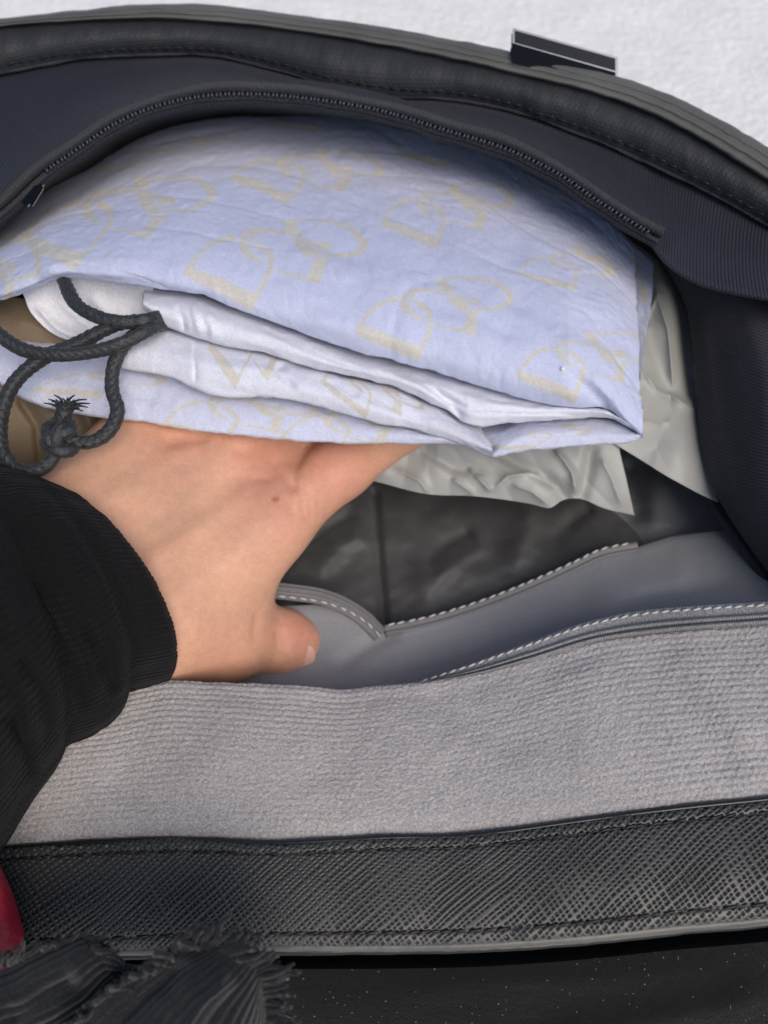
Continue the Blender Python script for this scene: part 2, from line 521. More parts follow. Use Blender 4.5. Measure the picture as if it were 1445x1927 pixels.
# leather facing
fl = curve(withd(FACELOW, .004), n_)
rows = [rl + np.array([0, -6, .004])]
for t in (0.02, .12, .3, .5, .7, .88, .97, 1.0):
    r_ = rl*(1-t) + fl*t; r_ = r_.copy(); r_[:, 2] += .0022 - .0028*math.sin(math.pi*min(1, t)) ; rows.append(r_)
rows.append(fl + np.array([0, 3, .0018]))
G = patch(rows, 620, 60)
def mf(U, V, G):
    k = 2*math.pi/.0016
    a = np.sin((U*.9 + V*.55)*k + 2*fbm(U*60, V*60, 4)); b = np.sin((U*.8 - V*.7)*k)
    return .00012*np.maximum(a, b*.8) + .0004*fbm(U*90, V*60, 5)
facing, Wf, Nf = sheet('rear_facing', G, M['facing'], bag, micro=mf)
st = capsule_mesh('stitch_black', .0030, .00028, .00034, M['thread'], .00012)
sew('stitch', st, Wf, Nf, .80, .0041, bag, facing, .0003, .12)

ZIP = [(-180, 560), (-90, 470), (20, 385), (80, 330), (150, 280), (230, 228), (300, 200), (400, 181), (500, 180), (600, 190), (723, 212), (830, 245), (950, 282), (1050, 330), (1130, 385), (1195, 425), (1240, 452)]
def dzip(x): return np.interp(x, [-200, 0, 230, 500, 800, 1100, 1240], [.252, .254, .258, .262, .256, .245, .238])
zipc = curve([(x, y, float(dzip(x))) for x, y in ZIP], 700)
# lining: from under the facing to the zip, and right of it to the rolled pocket edge
LOW = [(x, y, float(dzip(x)) - .0005) for x, y in [(p[0], p[1] - 13) for p in ZIP[:-2]]] + [(1205, 430, .240), (1250, 490, .2365), (1310, 530, .234), (1380, 550, .231), (1445, 562, .229), (1600, 620, .222), (1750, 700, .216)]
low = curve(LOW, n_)
rows = [fl + np.array([0, -22, .006]), fl + np.array([0, 0, .0045])]
for t in (.25, .5, .75, .93, 1.0):
    r_ = (fl + np.array([0, 0, .003]))*(1-t) + low*t; r_ = r_.copy()
    r_[:, 2] += .004*math.sin(math.pi*t) ; rows.append(r_)
rows.append(low + np.array([0, 5, .0015])); rows.append(low + np.array([-4, -2, .006])); rows.append(low + np.array([-10, -25, .014]))
G = patch(rows, 560, 150)
G = wrinkle(G, [([(720, 195), (900, 230), (1080, 310), (1230, 420)], -.0012, 28), ([(1180, 300), (1300, 400), (1445, 480)], .0016, 45),
                ([(1230, 440), (1330, 500), (1500, 540)], -.0022, 40), ([(60, 180), (30, 300)], .001, 60), ([(330, 120), (300, 190)], -.0008, 50)])
sheet('rear_lining', G, M['lining'], bag)
# zip pocket: dark cloth below the zip
zc = zipc[:630]
rows = [zc + np.array([0, 4, .002]), zc + np.array([0, 12, .030]), zc + np.array([-4, 40, .062]), zc + np.array([-10, 150, .09]), zc + np.array([-30, 420, .12])]
G = patch(rows, 160, 60); G[..., 2] += .0012*fbm(G[..., 0]/70, G[..., 1]/40, 6)
sheet('zip_pocket', G, M['dark'], bag)
# zip: welt, tape, teeth, stop
zp = bpy.data.objects.new('zipper', None); COL.objects.link(zp); zp.parent = bag.o; zp.empty_display_size = .01
T2 = np.gradient(zipc[:, :2], axis=0); T2 /= np.linalg.norm(T2, axis=1, keepdims=True); P2 = np.stack([-T2[:, 1], T2[:, 0]], 1)   # downwards
def off(c, px, dd):
    r_ = c.copy(); r_[:, :2] += P2*px; r_[:, 2] += dd; return r_
wav = .0005*np.sin(np.arange(700)/24.0) + .0004*np.sin(np.arange(700)/9.0)
G = np.stack([off(zipc, k, d_) for k, d_ in ((-24, .0016), (-20, .0002), (-15, -.0010), (-10, -.0014), (-6, -.0008), (-4, .0012), (-6, .003))])
G[..., 1] += (2.2*np.sin(np.arange(700)/31.0) + 1.4*np.sin(np.arange(700)/13.0))[None]*np.linspace(1, .2, 7)[:, None]
sheet('zip_welt', G, M['welt'], bag, zp, micro=lambda U, V, G: .00014*np.sin(U*2*math.pi/.0012))
G = np.stack([off(zipc, k, d_) for k, d_ in ((-6, .0022), (0, .0010), (3, .0004), (6, -.0004), (8, -.0008), (10, -.0004), (11.5, .0002), (13.5, -.0005), (16, -.0004), (17.5, .0008), (19, .003))])
G[..., 1] += 1.3*np.sin(np.arange(700)/7.0)[None]*np.linspace(.2, 1, 11)[:, None]
tape, Wt, Nt = sheet('zip_tape', G, M['zip'], bag, zp, micro=lambda U, V, G: .00022*np.abs(np.sin(U*math.pi/.0013 + V*500)))
tm = capsule_mesh('zipper_tooth', .0024, .00055, .00052, M['tooth'], .0005, 8, 6)
zl = world(off(zipc, -1, -.0006)); ns = np.tile((CAM - zl), 1); ns /= np.linalg.norm(ns, axis=1, keepdims=True)
s_ = np.concatenate([[0], np.cumsum(np.linalg.norm(np.diff(zl, axis=0), axis=1))])
for t in np.arange(s_[-1]*.22, s_[-1]*.985, .00145):
    i = int(np.searchsorted(s_, t)); i = min(max(i, 2), len(zl)-3)
    tan = zl[i+2] - zl[i-2]; tan /= np.linalg.norm(tan); nn = ns[i]
    side = np.cross(nn, tan); inst('zipper_tooth', tm, frame(zl[i], side + tan*.25, nn), bag, zp)
# metal stop at the left end
pts = [(58, 383), (72, 350), (92, 352), (78, 384)]
def slab(name, corners, d, thick, mat, root, parent=None, bev=.0004):
    a = world([(x, y, d) for x, y in corners]); n = np.cross(a[1]-a[0], a[2]-a[0]); n /= np.linalg.norm(n)
    if np.dot(n, CAM - a[0]) > 0: n = -n
    v = np.vstack([a, a + n*thick]); k = len(corners)
    f = [list(range(k)), list(range(2*k-1, k-1, -1))] + [[i, (i+1) % k, (i+1) % k + k, i+k] for i in range(k)]
    me = bpy.data.meshes.new(name); me.from_pydata([tuple(p) for p in v], [], f); me.update()
    o = link(name, me, mat, root, parent)
    b = o.modifiers.new('bevel', 'BEVEL'); b.width = bev; b.segments = 2
    return o
slab('zip_stop', [(44, 380), (66, 352), (77, 348), (71, 360), (50, 384)], .2515, .0012, M['metal'], bag, zp)
slab('zip_stop', [(56, 382), (74, 358), (78, 350), (80, 353), (60, 386)], .2508, .0008, M['metal'], bag, zp, .0002)

# clasp behind the rim
cl = bpy.data.objects.new('clasp', None); COL.objects.link(cl); cl.parent = bag.o; cl.empty_display_size = .01
def bar(name, A, B, h0, h1, d, th_, mat, bev=.0005):
    A = np.array(A, float); B = np.array(B, float)
    return slab(name, [tuple(A + [0, h0]), tuple(B + [0, h0]), tuple(B + [0, h1]), tuple(A + [0, h1])], d, th_, mat, bag, cl, bev)
bar('clasp_plate', (967, 56), (1159, 110), 0, 28, .2625, .0030, M['chrome'], .0005)
bar('clasp_insert', (970, 58), (1156, 110), 1, 23, .2621, .001, M['edge_dark'], .0002)
bar('clasp_ledge', (965, 80), (1157, 134), 1, 5, .2612, .003, M['chrome'], .0003)
bar('clasp_foot', (966, 85), (1154, 139), 0, 30, .2606, .003, M['metal'], .0006)

# -- near wall: facing band, painted edges, napped lining --------------------
BT = [(-300, 1610), (-150, 1602), (0, 1594), (100, 1586), (200, 1580), (350, 1577), (520, 1583), (650, 1577), (723, 1573), (870, 1570), (960, 1560), (1080, 1543), (1200, 1527), (1300, 1515), (1445, 1500), (1600, 1480), (1750, 1462)]
BB = [(-300, 1805), (-150, 1802), (0, 1798), (200, 1795), (350, 1789), (520, 1785), (723, 1784), (900, 1780), (1100, 1766), (1250, 1750), (1445, 1732), (1600, 1712), (1750, 1690)]
def dtop(x): return float(np.interp(x, [-300, 0, 500, 900, 1445, 1750], [.207, .204, .200, .199, .197, .197]))
def dbot(x): return float(np.interp(x, [-300, 0, 500, 900, 1445, 1750], [.196, .192, .188, .187, .186, .186]))
bt = curve([(x, y, dtop(x)) for x, y in BT], 1300); bb = curve([(x, y, dbot(x)) for x, y in BB], 1300)
rows = []
for t, dd in ((.02, .0006), (.05, -.0001), (.12, -.0005), (.3, -.001), (.5, -.0012), (.7, -.0010), (.85, -.0005), (.93, 0), (.965, .0004)):
    r_ = bt*(1-t) + bb*t; r_ = r_.copy(); r_[:, 2] += dd; rows.append(r_)
key = np.stack(rows)
G = hermite(key, 150, np.stack([np.array([[1000*t, 0]]) for t in (.02, .05, .12, .3, .5, .7, .85, .93, .965)]))
def msaff(U, V, G):
    jx = .00010*fbm(U*300, V*300, 11); jy = .00010*fbm(U*300, V*300, 17)
    lx = .0030*fbm(U*14, V*14, 19)
    p1 = ((U + jx)*.60 + (V + jy)*.80 + lx) / .00128
    p2 = ((U + jx)*.84 - (V + jy)*.54 + lx*.6) / .00136
    p1 = p1 + .16*np.sin(p1*2.3); p2 = p2 + .16*np.sin(p2*1.7 + 1)
    w1 = .56 + .20*fbm(U*120, V*120, 21); w2 = .50 + .22*fbm(U*140, V*130, 25)
    ridge = lambda p, w_: np.clip((w_ - np.abs((p % 1) - .5)*2 + .12) / .24, 0, 1)
    h = np.maximum(ridge(p1, w1), ridge(p2, w2)*.9)
    h = h*h*(3-2*h)
    vv = np.linspace(0, 1, U.shape[0])[:, None]
    groove = np.exp(-((vv-.105)/.018)**2) + .8*np.exp(-((vv-.885)/.018)**2)
    return .00066*h - .00040*groove + .00035*fbm(U*45, V*45, 31)
band, Wb, Nb = sheet('front_facing', G, M['saff'], bag, micro=msaff)
st2 = capsule_mesh('stitch_front', .0032, .00030, .00030, M['thread'], .00010)
sew('stitch', st2, Wb, Nb, .105, .0042, bag, band, .00012, .10)
sew('stitch', st2, Wb, Nb, .885, .0042, bag, band, .00012, .10)
e1 = world(bt*.985 + bb*.015 + np.array([0, 0, .0002]))[::3]
tube('painted_edge', e1, .00062*(1 + .12*fbm(np.arange(len(e1))/14.0, np.zeros(len(e1)), 40)), M['edge_dark'], bag, seg=10)
e2 = world(bt*.02 + bb*.98 + np.array([0, 0, .0011]))[::3]
tube('painted_edge', e2, .00125*(1 + .12*fbm(np.arange(len(e2))/12.0, np.zeros(len(e2)), 42)), M['edge'], bag, seg=12)
e3 = world(bb + np.array([0, 4, .0028]))[::3]
tube('painted_edge', e3, .0011*(1 + .1*fbm(np.arange(len(e3))/12.0, np.zeros(len(e3)), 43)), M['edge_dark'], bag, seg=12)
# outer front wall, falling from the rim
c0 = world(bb + np.array([0, 4, .004]))[::6]
rows_w = []
for t in np.linspace(0, 1, 12):
    q = c0.copy(); q[:, 2] = c0[:, 2]*(1-t) + .004*t; q[:, 1] += -.004 - .0*t + .010*math.sin(math.pi*t); rows_w.append(q)
Wd = np.stack(rows_w); U, V = metric_uv(Wd)
me = mesh_from('outer_wall', Wd.reshape(-1, 3), grid_quads(*Wd.shape[:2]), np.stack([U, V], -1).reshape(-1, 2))
link('outer_wall', me, M['saff'], bag)

CREST = [(-300, 1400, .214), (-100, 1350, .216), (100, 1318, .218), (200, 1303, .219), (310, 1284, .220), (430, 1288, .2215), (560, 1292, .223), (650, 1299, .2235), (720, 1291, .2235), (790, 1284, .2235), (900, 1266, .224), (1000, 1240, .224), (1120, 1206, .224), (1250, 1190, .222), (1445, 1174, .219), (1600, 1160, .215), (1750, 1150, .212)]
cr = curve(CREST, 760)
b0 = bt[np.linspace(0, 1299, 760).astype(int)]
rows = [b0 + np.array([0, 14, .0030]), b0 + np.array([0, 3, .0016])]
for t, dd in ((.08, -.0002), (.25, -.0018), (.5, -.0030), (.75, -.0026), (.9, -.0012), (1.0, .0004)):
    r_ = b0*(1-t) + cr*t; r_ = r_.copy(); r_[:, 2] += dd; rows.append(r_)
rows += [cr + np.array([0, 4, .004]), cr + np.array([0, 22, .012]), cr + np.array([0, 60, .03])]
G = patch(rows, 760, 330)
G = wrinkle(G, [([(1180, 1215), (1270, 1310), (1330, 1400), (1395, 1490)], .0011, 34), ([(1260, 1200), (1350, 1300), (1420, 1420)], -.0008, 45),
                ([(795, 1290), (840, 1340), (930, 1390), (1010, 1440)], .0007, 34), ([(700, 1310), (780, 1380), (860, 1440)], -.0006, 40),
                ([(450, 1300), (420, 1400), (330, 1500)], -.0012, 70), ([(230, 1320), (260, 1420), (200, 1520)], .0012, 60),
                ([(560, 1300), (610, 1390), (600, 1500)], .0008, 60), ([(1080, 1230), (1120, 1350), (1100, 1500)], -.0010, 70)])
def mnap(U, V, G):
    ph = V/.00175 + .35*fbm(U*40, V*40, 51)
    rib = np.abs(np.sin(math.pi*ph))
    amt = np.clip(.55 + .6*fbm(U*16, V*22, 53), .12, 1)
    st_ = np.sin(2*math.pi*U/.0021 + math.pi*np.floor(ph))
    return .00034*amt*(rib + .25*st_) + .00016*fbm(U*1900, V*1900, 55, 2) + .0002*fbm(U*120, V*120, 57)
sheet('napped_lining', G, M['nap'], bag, micro=mnap)

# end walls joining the two rims, beyond both sides of the picture
def end_wall(p_rear, p_front, bulge):
    rows_w = []
    for t in np.linspace(0, 1, 10):
        r_ = []
        for q in np.linspace(0, 1, 24):
            p = p_rear*(1-q) + p_front*q
            p = p + np.array([bulge*math.sin(math.pi*q), 0, -.018*math.sin(math.pi*q)])
            p[2] = p[2]*(1-t) + .006*t; p[0] += bulge*.3*math.sin(math.pi*t); r_.append(p)
        rows_w.append(r_)
    Wd = np.array(rows_w); U, V = metric_uv(Wd)
    me = mesh_from('end_wall', Wd.reshape(-1, 3), grid_quads(*Wd.shape[:2]), np.stack([U, V], -1).reshape(-1, 2))
    o = link('end_wall', me, M['saff'], bag); m_ = o.modifiers.new('thickness', 'SOLIDIFY'); m_.thickness = .003; m_.offset = 0
end_wall(world(rt[-1] + np.array([0, 0, .004])), world(bb[-1] + np.array([0, 0, .004])), .03)
end_wall(world(rt[0] + np.array([0, 0, .004])), world(bb[0] + np.array([0, 0, .004])), -.03)

# -- slip pocket trim on the right -------------------------------------------
TL = [(700, 1320, .2240), (790, 1288, .2240), (900, 1269, .2236), (1000, 1243, .2232), (1120, 1208, .2226), (1250, 1190, .2205), (1445, 1174, .2175), (1600, 1160, .214), (1750, 1150, .211)]
TU = [(690, 1318, .2262), (800, 1279, .2262), (900, 1243, .2264), (1000, 1206, .2262), (1100, 1171, .2255), (1200, 1149, .2245), (1300, 1140, .223), (1445, 1131, .2205), (1600, 1118, .217), (1750, 1105, .214)]
tl, tu = curve(TL, 620), curve(TU, 620)
prof = [(-.02, .004), (0, .0012), (.04, -.0002), (.10, -.0011), (.17, -.0013), (.23, -.0004), (.26, .0001), (.30, -.0009), (.37, -.0013), (.44, -.0010), (.50, .0001), (.54, .0003), (.65, .0002), (.8, .0001), (.93, .0002), (.985, .0006), (1.0, .0016), (1.0, .004)]
G = np.stack([(tl*(1-t) + tu*t) + np.array([0, 0, dd]) for t, dd in prof])
G = hermite(G, 60, np.stack([np.array([[t*40 + dd*3000, 0]]) + i*.5 for i, (t, dd) in enumerate(prof)]))
def mtrim(U, V, G):
    vv = np.linspace(0, 1, U.shape[0])[:, None]
    cordm = (vv < .58)
    return np.where(cordm, .00010*np.sin(2*math.pi*U/.00062), .00010*np.sin(2*math.pi*(U/.0010 + V*700))*np.sin(2*math.pi*V/.0008))
pt, Wp, Np = sheet('pocket_trim', G, M['trim'], bag, micro=mtrim)
st3 = capsule_mesh('stitch_pale', .0023, .00030, .00034, M['wthread'], .00025)
lt = world(tl*.16 + tu*.84 + np.array([0, 0, -.0001])); ln = CAM - lt; ln /= np.linalg.norm(ln, axis=1, keepdims=True)
sew('stitch', st3, Wp, Np, (lt, ln), .0029, bag, pt, .0002, .16, start=.10)

# -- satin wall with the two inner pockets -----------------------------------
HEM = [(330, 1150, .262), (420, 1110, .262), (480, 1100, .261), (520, 1099, .2605), (560, 1103, .260), (600, 1109, .2595), (640, 1122, .2585), (690, 1152, .2575), (725, 1186, .2565)]
HEM2 = [(725, 1186, .2565), (800, 1171, .2572), (900, 1141, .2585), (1000, 1102, .260), (1080, 1066, .2615), (1130, 1043, .2625), (1200, 1029, .264)]
full = [(330, 1190, .262), (420, 1165, .262), (480, 1150, .2615), (540, 1140, .261), (590, 1138, .2605), (640, 1146, .2595), (690, 1168, .258), (725, 1187, .2567)] + HEM2[1:] + [(1260, 1010, .266), (1340, 1000, .265), (1445, 1010, .262), (1600, 1030, .255), (1750, 1040, .25)]
def mono(pl, n):   # resample a kinked line piecewise
    p = np.array(pl, float); t = np.concatenate([[0], np.cumsum(np.linalg.norm(np.diff(p[:, :2], axis=0), axis=1))])
    s = np.linspace(0, t[-1], n); return np.stack([np.interp(s, t, p[:, k]) for k in range(3)], 1)
hm = mono(full, 420)
low_ = mono([(330, 1400, .240), (725, 1400, .240), (1000, 1330, .238), (1200, 1260, .236), (1445, 1240, .233), (1750, 1230, .228)], 420)
mid_ = mono([(330, 1290, .250), (725, 1290, .246), (850, 1262, .244), (1000, 1210, .242), (1200, 1150, .240), (1445, 1130, .236), (1750, 1110, .23)], 420)
def lerp(a, b, t, dd=0): 
    r_ = a*(1-t) + b*t; r_ = r_.copy(); r_[:, 2] += dd; return r_
G = patch([low_, mid_, lerp(mid_, hm, .25, .0012), lerp(mid_, hm, .5, .001), lerp(mid_, hm, .8, 0), lerp(mid_, hm, .96, -.0004), hm, hm + np.array([0, 3, .002]), hm + np.array([0, 30, .006])], 420, 120)
G = wrinkle(G, [([(620, 1270), (700, 1215), (760, 1185)], .0012, 22), ([(1090, 1160), (1200, 1100), (1320, 1075)], -.0014, 40), ([(1150, 1145), (1260, 1120), (1400, 1090)], .0014, 30)])
sheet('satin_panel', G, M['satin'], bag)
# piped hems of the pockets
def hem(pl, up, down, name, apron=0):
    c = curve(pl, 260)
    t2 = np.gradient(c[:, :2], axis=0); t2 /= np.linalg.norm(t2, axis=1, keepdims=True); pp = np.stack([-t2[:, 1], t2[:, 0]], 1)
    if pp[:, 1].mean() < 0: pp = -pp
    prof = [(-up, .004), (-up, .001), (-up+2, -.0002), (-up*.5, -.0006), (-2, -.0006), (1, -.0002), (3, -.0008), (6, -.0014), (9, -.0014), (11, -.0006), (12.5, -.0009), (15, -.0014), (18, -.0010), (20, .0004), (20, .004)]
    if apron: prof = prof[:-2] + [(20, -.0012), (24, -.0014), (apron-1, -.0014), (apron, -.0006), (apron, .003)]
    G = np.stack([np.concatenate([c[:, :2] + pp*(k*down), c[:, 2:3] + dd - .0004], 1) for k, dd in prof])
    return sheet(name, G, M['trim2'], bag)
M['trim2'] = m_satin('slate_piping', (.17, .17, .178, 1), .5)
h1, W1, N1 = hem(HEM, 3, .95, 'pocket_hem', 30)
h2, W2, N2 = hem(HEM2, 13, .8, 'pocket_hem')
def line_at(pl, dy, dd, n=260):
    c = curve(pl, n) + np.array([0, dy, dd]); l_ = world(c); nn = CAM - l_; return l_, nn/np.linalg.norm(nn, axis=1, keepdims=True)
st4 = capsule_mesh('stitch_pocket', .0026, .00032, .00038, M['wthread'], .0003)
sew('stitch', st4, None or W1, N1, line_at([(x + (4 if x < 700 else 0), y + 23, d) for x, y, d in HEM], 0, -.0020), .0035, bag, h1, .0002, -.12, start=.42, stop=.99)
sew('stitch', st4, W2, N2, line_at([(x, y - 9, d) for x, y, d in HEM2], 0, -.0012), .0035, bag, h2, .0002, .14, stop=.97)
# below the left hem the panel hangs in shade: pocket back, one sheet with a seam
G = patch([
    [(300, 1230, .266), (480, 1215, .268), (725, 1225, .266), (1000, 1150, .268), (1215, 1040, .268)],
    [(300, 1130, .272), (480, 1120, .274), (725, 1165, .270), (1000, 1080, .272), (1208, 1018, .270)],
    [(300, 1040, .288), (480, 1040, .289), (715, 1060, .286), (1000, 1010, .286), (1180, 985, .279)],
    [(300, 960, .305), (480, 960, .306), (705, 965, .304), (1000, 940, .302), (1140, 950, .288)],
    [(300, 860, .335), (480, 860, .335), (700, 850, .335), (1000, 850, .325), (1100, 900, .305)],
    [(300, 740, .38), (480, 740, .38), (700, 720, .38), (1000, 720, .36), (1080, 800, .33)]], 260, 140)
G = wrinkle(G, [([(726, 1190), (716, 1080), (706, 930)], .0045, 12, 1), ([(520, 1060), (600, 1010), (680, 960)], .004, 20), ([(590, 1090), (640, 1030), (690, 1000)], -.004, 26),
                ([(780, 1140), (830, 1080), (880, 1040), (930, 1020)], -.005, 30), ([(800, 1080), (840, 1030), (900, 1000)], .004, 20), ([(960, 1080), (990, 1000), (1000, 940)], -.004, 36),
                ([(1030, 1040), (1080, 980), (1120, 950)], .003, 20), ([(500, 1150), (560, 1130), (640, 1140)], -.003, 20)])
G[..., 2] += .0016*fbm(G[..., 0]/90, G[..., 1]/60, 71)
sheet('pocket_back', G, M['pocket'], bag)
# satin side wall on the right and the bottom of the bag
G = patch([
    [(1000, 1120, .283), (1200, 1080, .278), (1340, 1080, .272), (1445, 1120, .262), (1650, 1160, .25)],
    [(1000, 1020, .292), (1200, 1010, .285), (1340, 1010, .278), (1445, 1060, .266), (1650, 1120, .252)],
    [(1000, 940, .302), (1160, 930, .298), (1300, 920, .292), (1420, 960, .284), (1650, 1000, .27)],
    [(980, 860, .315), (1140, 850, .318), (1280, 840, .312), (1420, 860, .302), (1650, 900, .29)],
    [(960, 700, .345), (1140, 680, .348), (1280, 660, .345), (1420, 660, .335), (1650, 700, .32)],
    [(960, 450, .37), (1140, 430, .37), (1280, 430, .37), (1420, 430, .36), (1650, 470, .34)]], 120, 90)
G = wrinkle(G, [([(1170, 860), (1190, 930), (1200, 990)], .006, 26), ([(1250, 880), (1230, 950), (1240, 1010)], -.003, 40)])
sheet('satin_side', G, M['satin'], bag)
Wd = np.array([[[x, y, .012] for x in np.linspace(-.19, .19, 12)] for y in np.linspace(.0, .26, 8)])
me = mesh_from('bag_bottom', Wd.reshape(-1, 3), grid_quads(8, 12), None); link('bag_bottom', me, M['dark'], bag)
# left inner wall, mostly out of sight
G = patch([[(-300, 300, .275), (-300, 900, .24), (-280, 1500, .21)], [(-200, 420, .29), (-180, 900, .28), (-200, 1400, .25)], [(-60, 500, .33), (0, 900, .34), (-60, 1300, .31)], [(250, 650, .37), (300, 900, .385), (250, 1200, .36)]], 60, 50)
sheet('side_lining', G, M['dark'], bag)

# -- gusset on the right -----------------------------------------------------
EDGE = [(1215, 440, .262), (1262, 520, .262), (1288, 570, .261), (1300, 640, .259), (1308, 720, .257), (1313, 800, .255), (1320, 860, .253), (1336, 910, .251), (1362, 958, .248), (1400, 1016, .244), (1450, 1085, .239), (1560, 1230, .228)]
ed = curve(EDGE, 220)
RIGHT = [(1560, 520, .256), (1570, 560, .252), (1580, 600, .247), (1590, 650, .240), (1600, 720, .231), (1610, 800, .224), (1620, 860, .219), (1630, 910, .218), (1640, 958, .217), (1650, 1016, .216), (1660, 1085, .215), (1690, 1200, .213)]
rg = curve(RIGHT, 220)
rows = [ed + np.array([60, 0, .03]), ed + np.array([8, 0, .010]), ed + np.array([0, 0, .0035])]
for t, dd in ((.06, -.0012), (.16, -.005), (.35, -.0085), (.6, -.0075), (.85, -.003), (1, 0)):
    rows.append(lerp(ed, rg, t, dd))
G = patch(rows, 220, 170).transpose(1, 0, 2)
G = wrinkle(G, [([(1340, 590), (1360, 750), (1400, 950)], .0012, 30), ([(1400, 560), (1440, 700), (1445, 850)], -.0015, 40)])
sheet('side_gusset', G, M['gusset'], bag)
# piping seam below the gusset
c = curve([(1330, 930, .262), (1380, 1000, .255), (1430, 1070, .249), (1500, 1160, .240), (1600, 1290, .228)], 60)
tube('gusset_piping', world(c), .0022, M['lining'], bag, seg=12)

# ------------------------------------------------------------------ the folded dust bag
dust = thing('dust_bag', tuple(world((620, 560, .25))*1.0), 'folded pale cotton dust bag, blue shade in its colour, with cream linked-ring print and black drawcord', 'dust bag')

# canonical print motif, traced as strokes (x, y, width) and filled shapes
Z = 3.705
STROKES = [
    [(405, 248, 42), (330, 258, 40), (250, 290, 36), (180, 350, 34), (125, 415, 34), (85, 470, 40)],
    [(565, 690, 40), (600, 600, 38), (640, 530, 40), (675, 450, 44), (672, 385, 48), (625, 325, 55), (565, 292, 46)],
    [(622, 435, 14), (545, 392, 40), (485, 335, 66), (460, 275, 52), (490, 218, 44), (560, 197, 36), (700, 205, 28), (800, 225, 28), (900, 250, 30), (985, 285, 36)],
    [(505, 312, 22), (530, 250, 26), (570, 222, 20)],
    [(715, 475, 14), (820, 505, 20), (915, 540, 34)],
    [(825, 115, 16), (960, 120, 22), (1100, 140, 28), (1200, 165, 38), (1280, 222, 56), (1322, 280, 64), (1308, 330, 58), (1240, 360, 40), (1100, 375, 24), (900, 380, 18)]]
POLYS = [
    [(45, 490), (110, 445), (330, 530), (580, 645), (545, 765), (290, 630), (160, 560)],
    [(735, 115), (825, 108), (885, 210), (795, 215), (758, 180)],
    [(805, 248), (905, 262), (1010, 372), (900, 382), (850, 312)],
    [(950, 275), (1060, 270), (1095, 325), (1000, 340)],
    [(965, 395), (1070, 395), (1005, 578), (900, 548), (935, 500)]]
ANCH = np.array([(45, 490, 1), (545, 765, 1), (1352, 300, 1)], float)
def motif(X, Y, A, B, C, soft=1.35):
    """coverage of the print at picture points X, Y for a motif placed by three anchors"""
    T = np.linalg.solve(ANCH, np.array([A, B, C], float))       # motif -> place
    T3 = np.vstack([T.T, [0, 0, 1]]); I = np.linalg.inv(T3)
    x = I[0, 0]*X + I[0, 1]*Y + I[0, 2]; y = I[1, 0]*X + I[1, 1]*Y + I[1, 2]
    out = np.zeros(X.shape)
    m = (x > -40) & (x < 1420) & (y > 40) & (y < 820)
    if not m.any(): return out
    xs, ys = x[m], y[m]; best = np.full(xs.shape, 99.0)
    for s in STROKES:
        for (x0, y0, w0), (x1, y1, w1) in zip(s[:-1], s[1:]):
            dx, dy = x1-x0, y1-y0
            t = np.clip(((xs-x0)*dx + (ys-y0)*dy)/(dx*dx+dy*dy), 0, 1)
            best = np.minimum(best, np.hypot(xs-x0-t*dx, ys-y0-t*dy) - (w0+(w1-w0)*t)*.44)
    for p in POLYS:
        ins = np.zeros(xs.shape, bool); dm = np.full(xs.shape, 1e9)
        for (x0, y0), (x1, y1) in zip(p, p[1:] + p[:1]):
            c_ = ((y0 > ys) != (y1 > ys)) & (xs < (x1-x0)*(ys-y0)/(y1-y0+1e-9) + x0)
            ins ^= c_
            dx, dy = x1-x0, y1-y0; t = np.clip(((xs-x0)*dx + (ys-y0)*dy)/(dx*dx+dy*dy), 0, 1)
            dm = np.minimum(dm, np.hypot(xs-x0-t*dx, ys-y0-t*dy))
        best = np.minimum(best, np.where(ins, -dm, dm))
    k = Z*soft
    out[m] = np.clip(.5 - best/k/2, 0, 1)
    return out
MOT = [((342, 512), (477, 586), (694, 461)), ((27, 452), (138, 509), (405, 369)), ((666, 625), (788, 683), (967, 560)), ((969, 707), (1085, 763), (1236, 662)),
       ((431, 336), (542, 386), (726, 319)), ((712, 424), (823, 470), (969, 376)), ((741, 285), (840, 318), (976, 256)), ((973, 515), (1086, 547), (1200, 486)),
       ((979, 338), (1073, 388), (1190, 352)), ((173, 323), (252, 318), (472, 243)), ((505, 226), (598, 251), (715, 214)), ((-150, 560), (-60, 640), (80, 500))]
def prints(G, mots):
    v = np.zeros(G.shape[:2])
    X = G[..., 0] + 2.6*fbm(G[..., 0]/45, G[..., 1]/45, 61) + .3*noise2(G[..., 0]/5, G[..., 1]/5, 64); Y = G[..., 1] + 2.6*fbm(G[..., 0]/45, G[..., 1]/45, 66) + .3*noise2(G[..., 0]/5, G[..., 1]/5, 68)
    for a, b, c in mots: v = np.maximum(v, motif(X, Y, a, b, c))
    return v * (.82 + .18*noise2(G[..., 0]/2.2, G[..., 1]/2.2, 77))

def cloth_micro(seed, a=.0004):
    return lambda U, V, G: a*.9*fbm(U*60, V*60, seed) + .00016*fbm(U*400, V*400, seed+9) - .0005*np.clip(1-np.abs(fbm(U*16 + V*10, V*34 - U*9, seed+4, 2)), 0, 1)**6

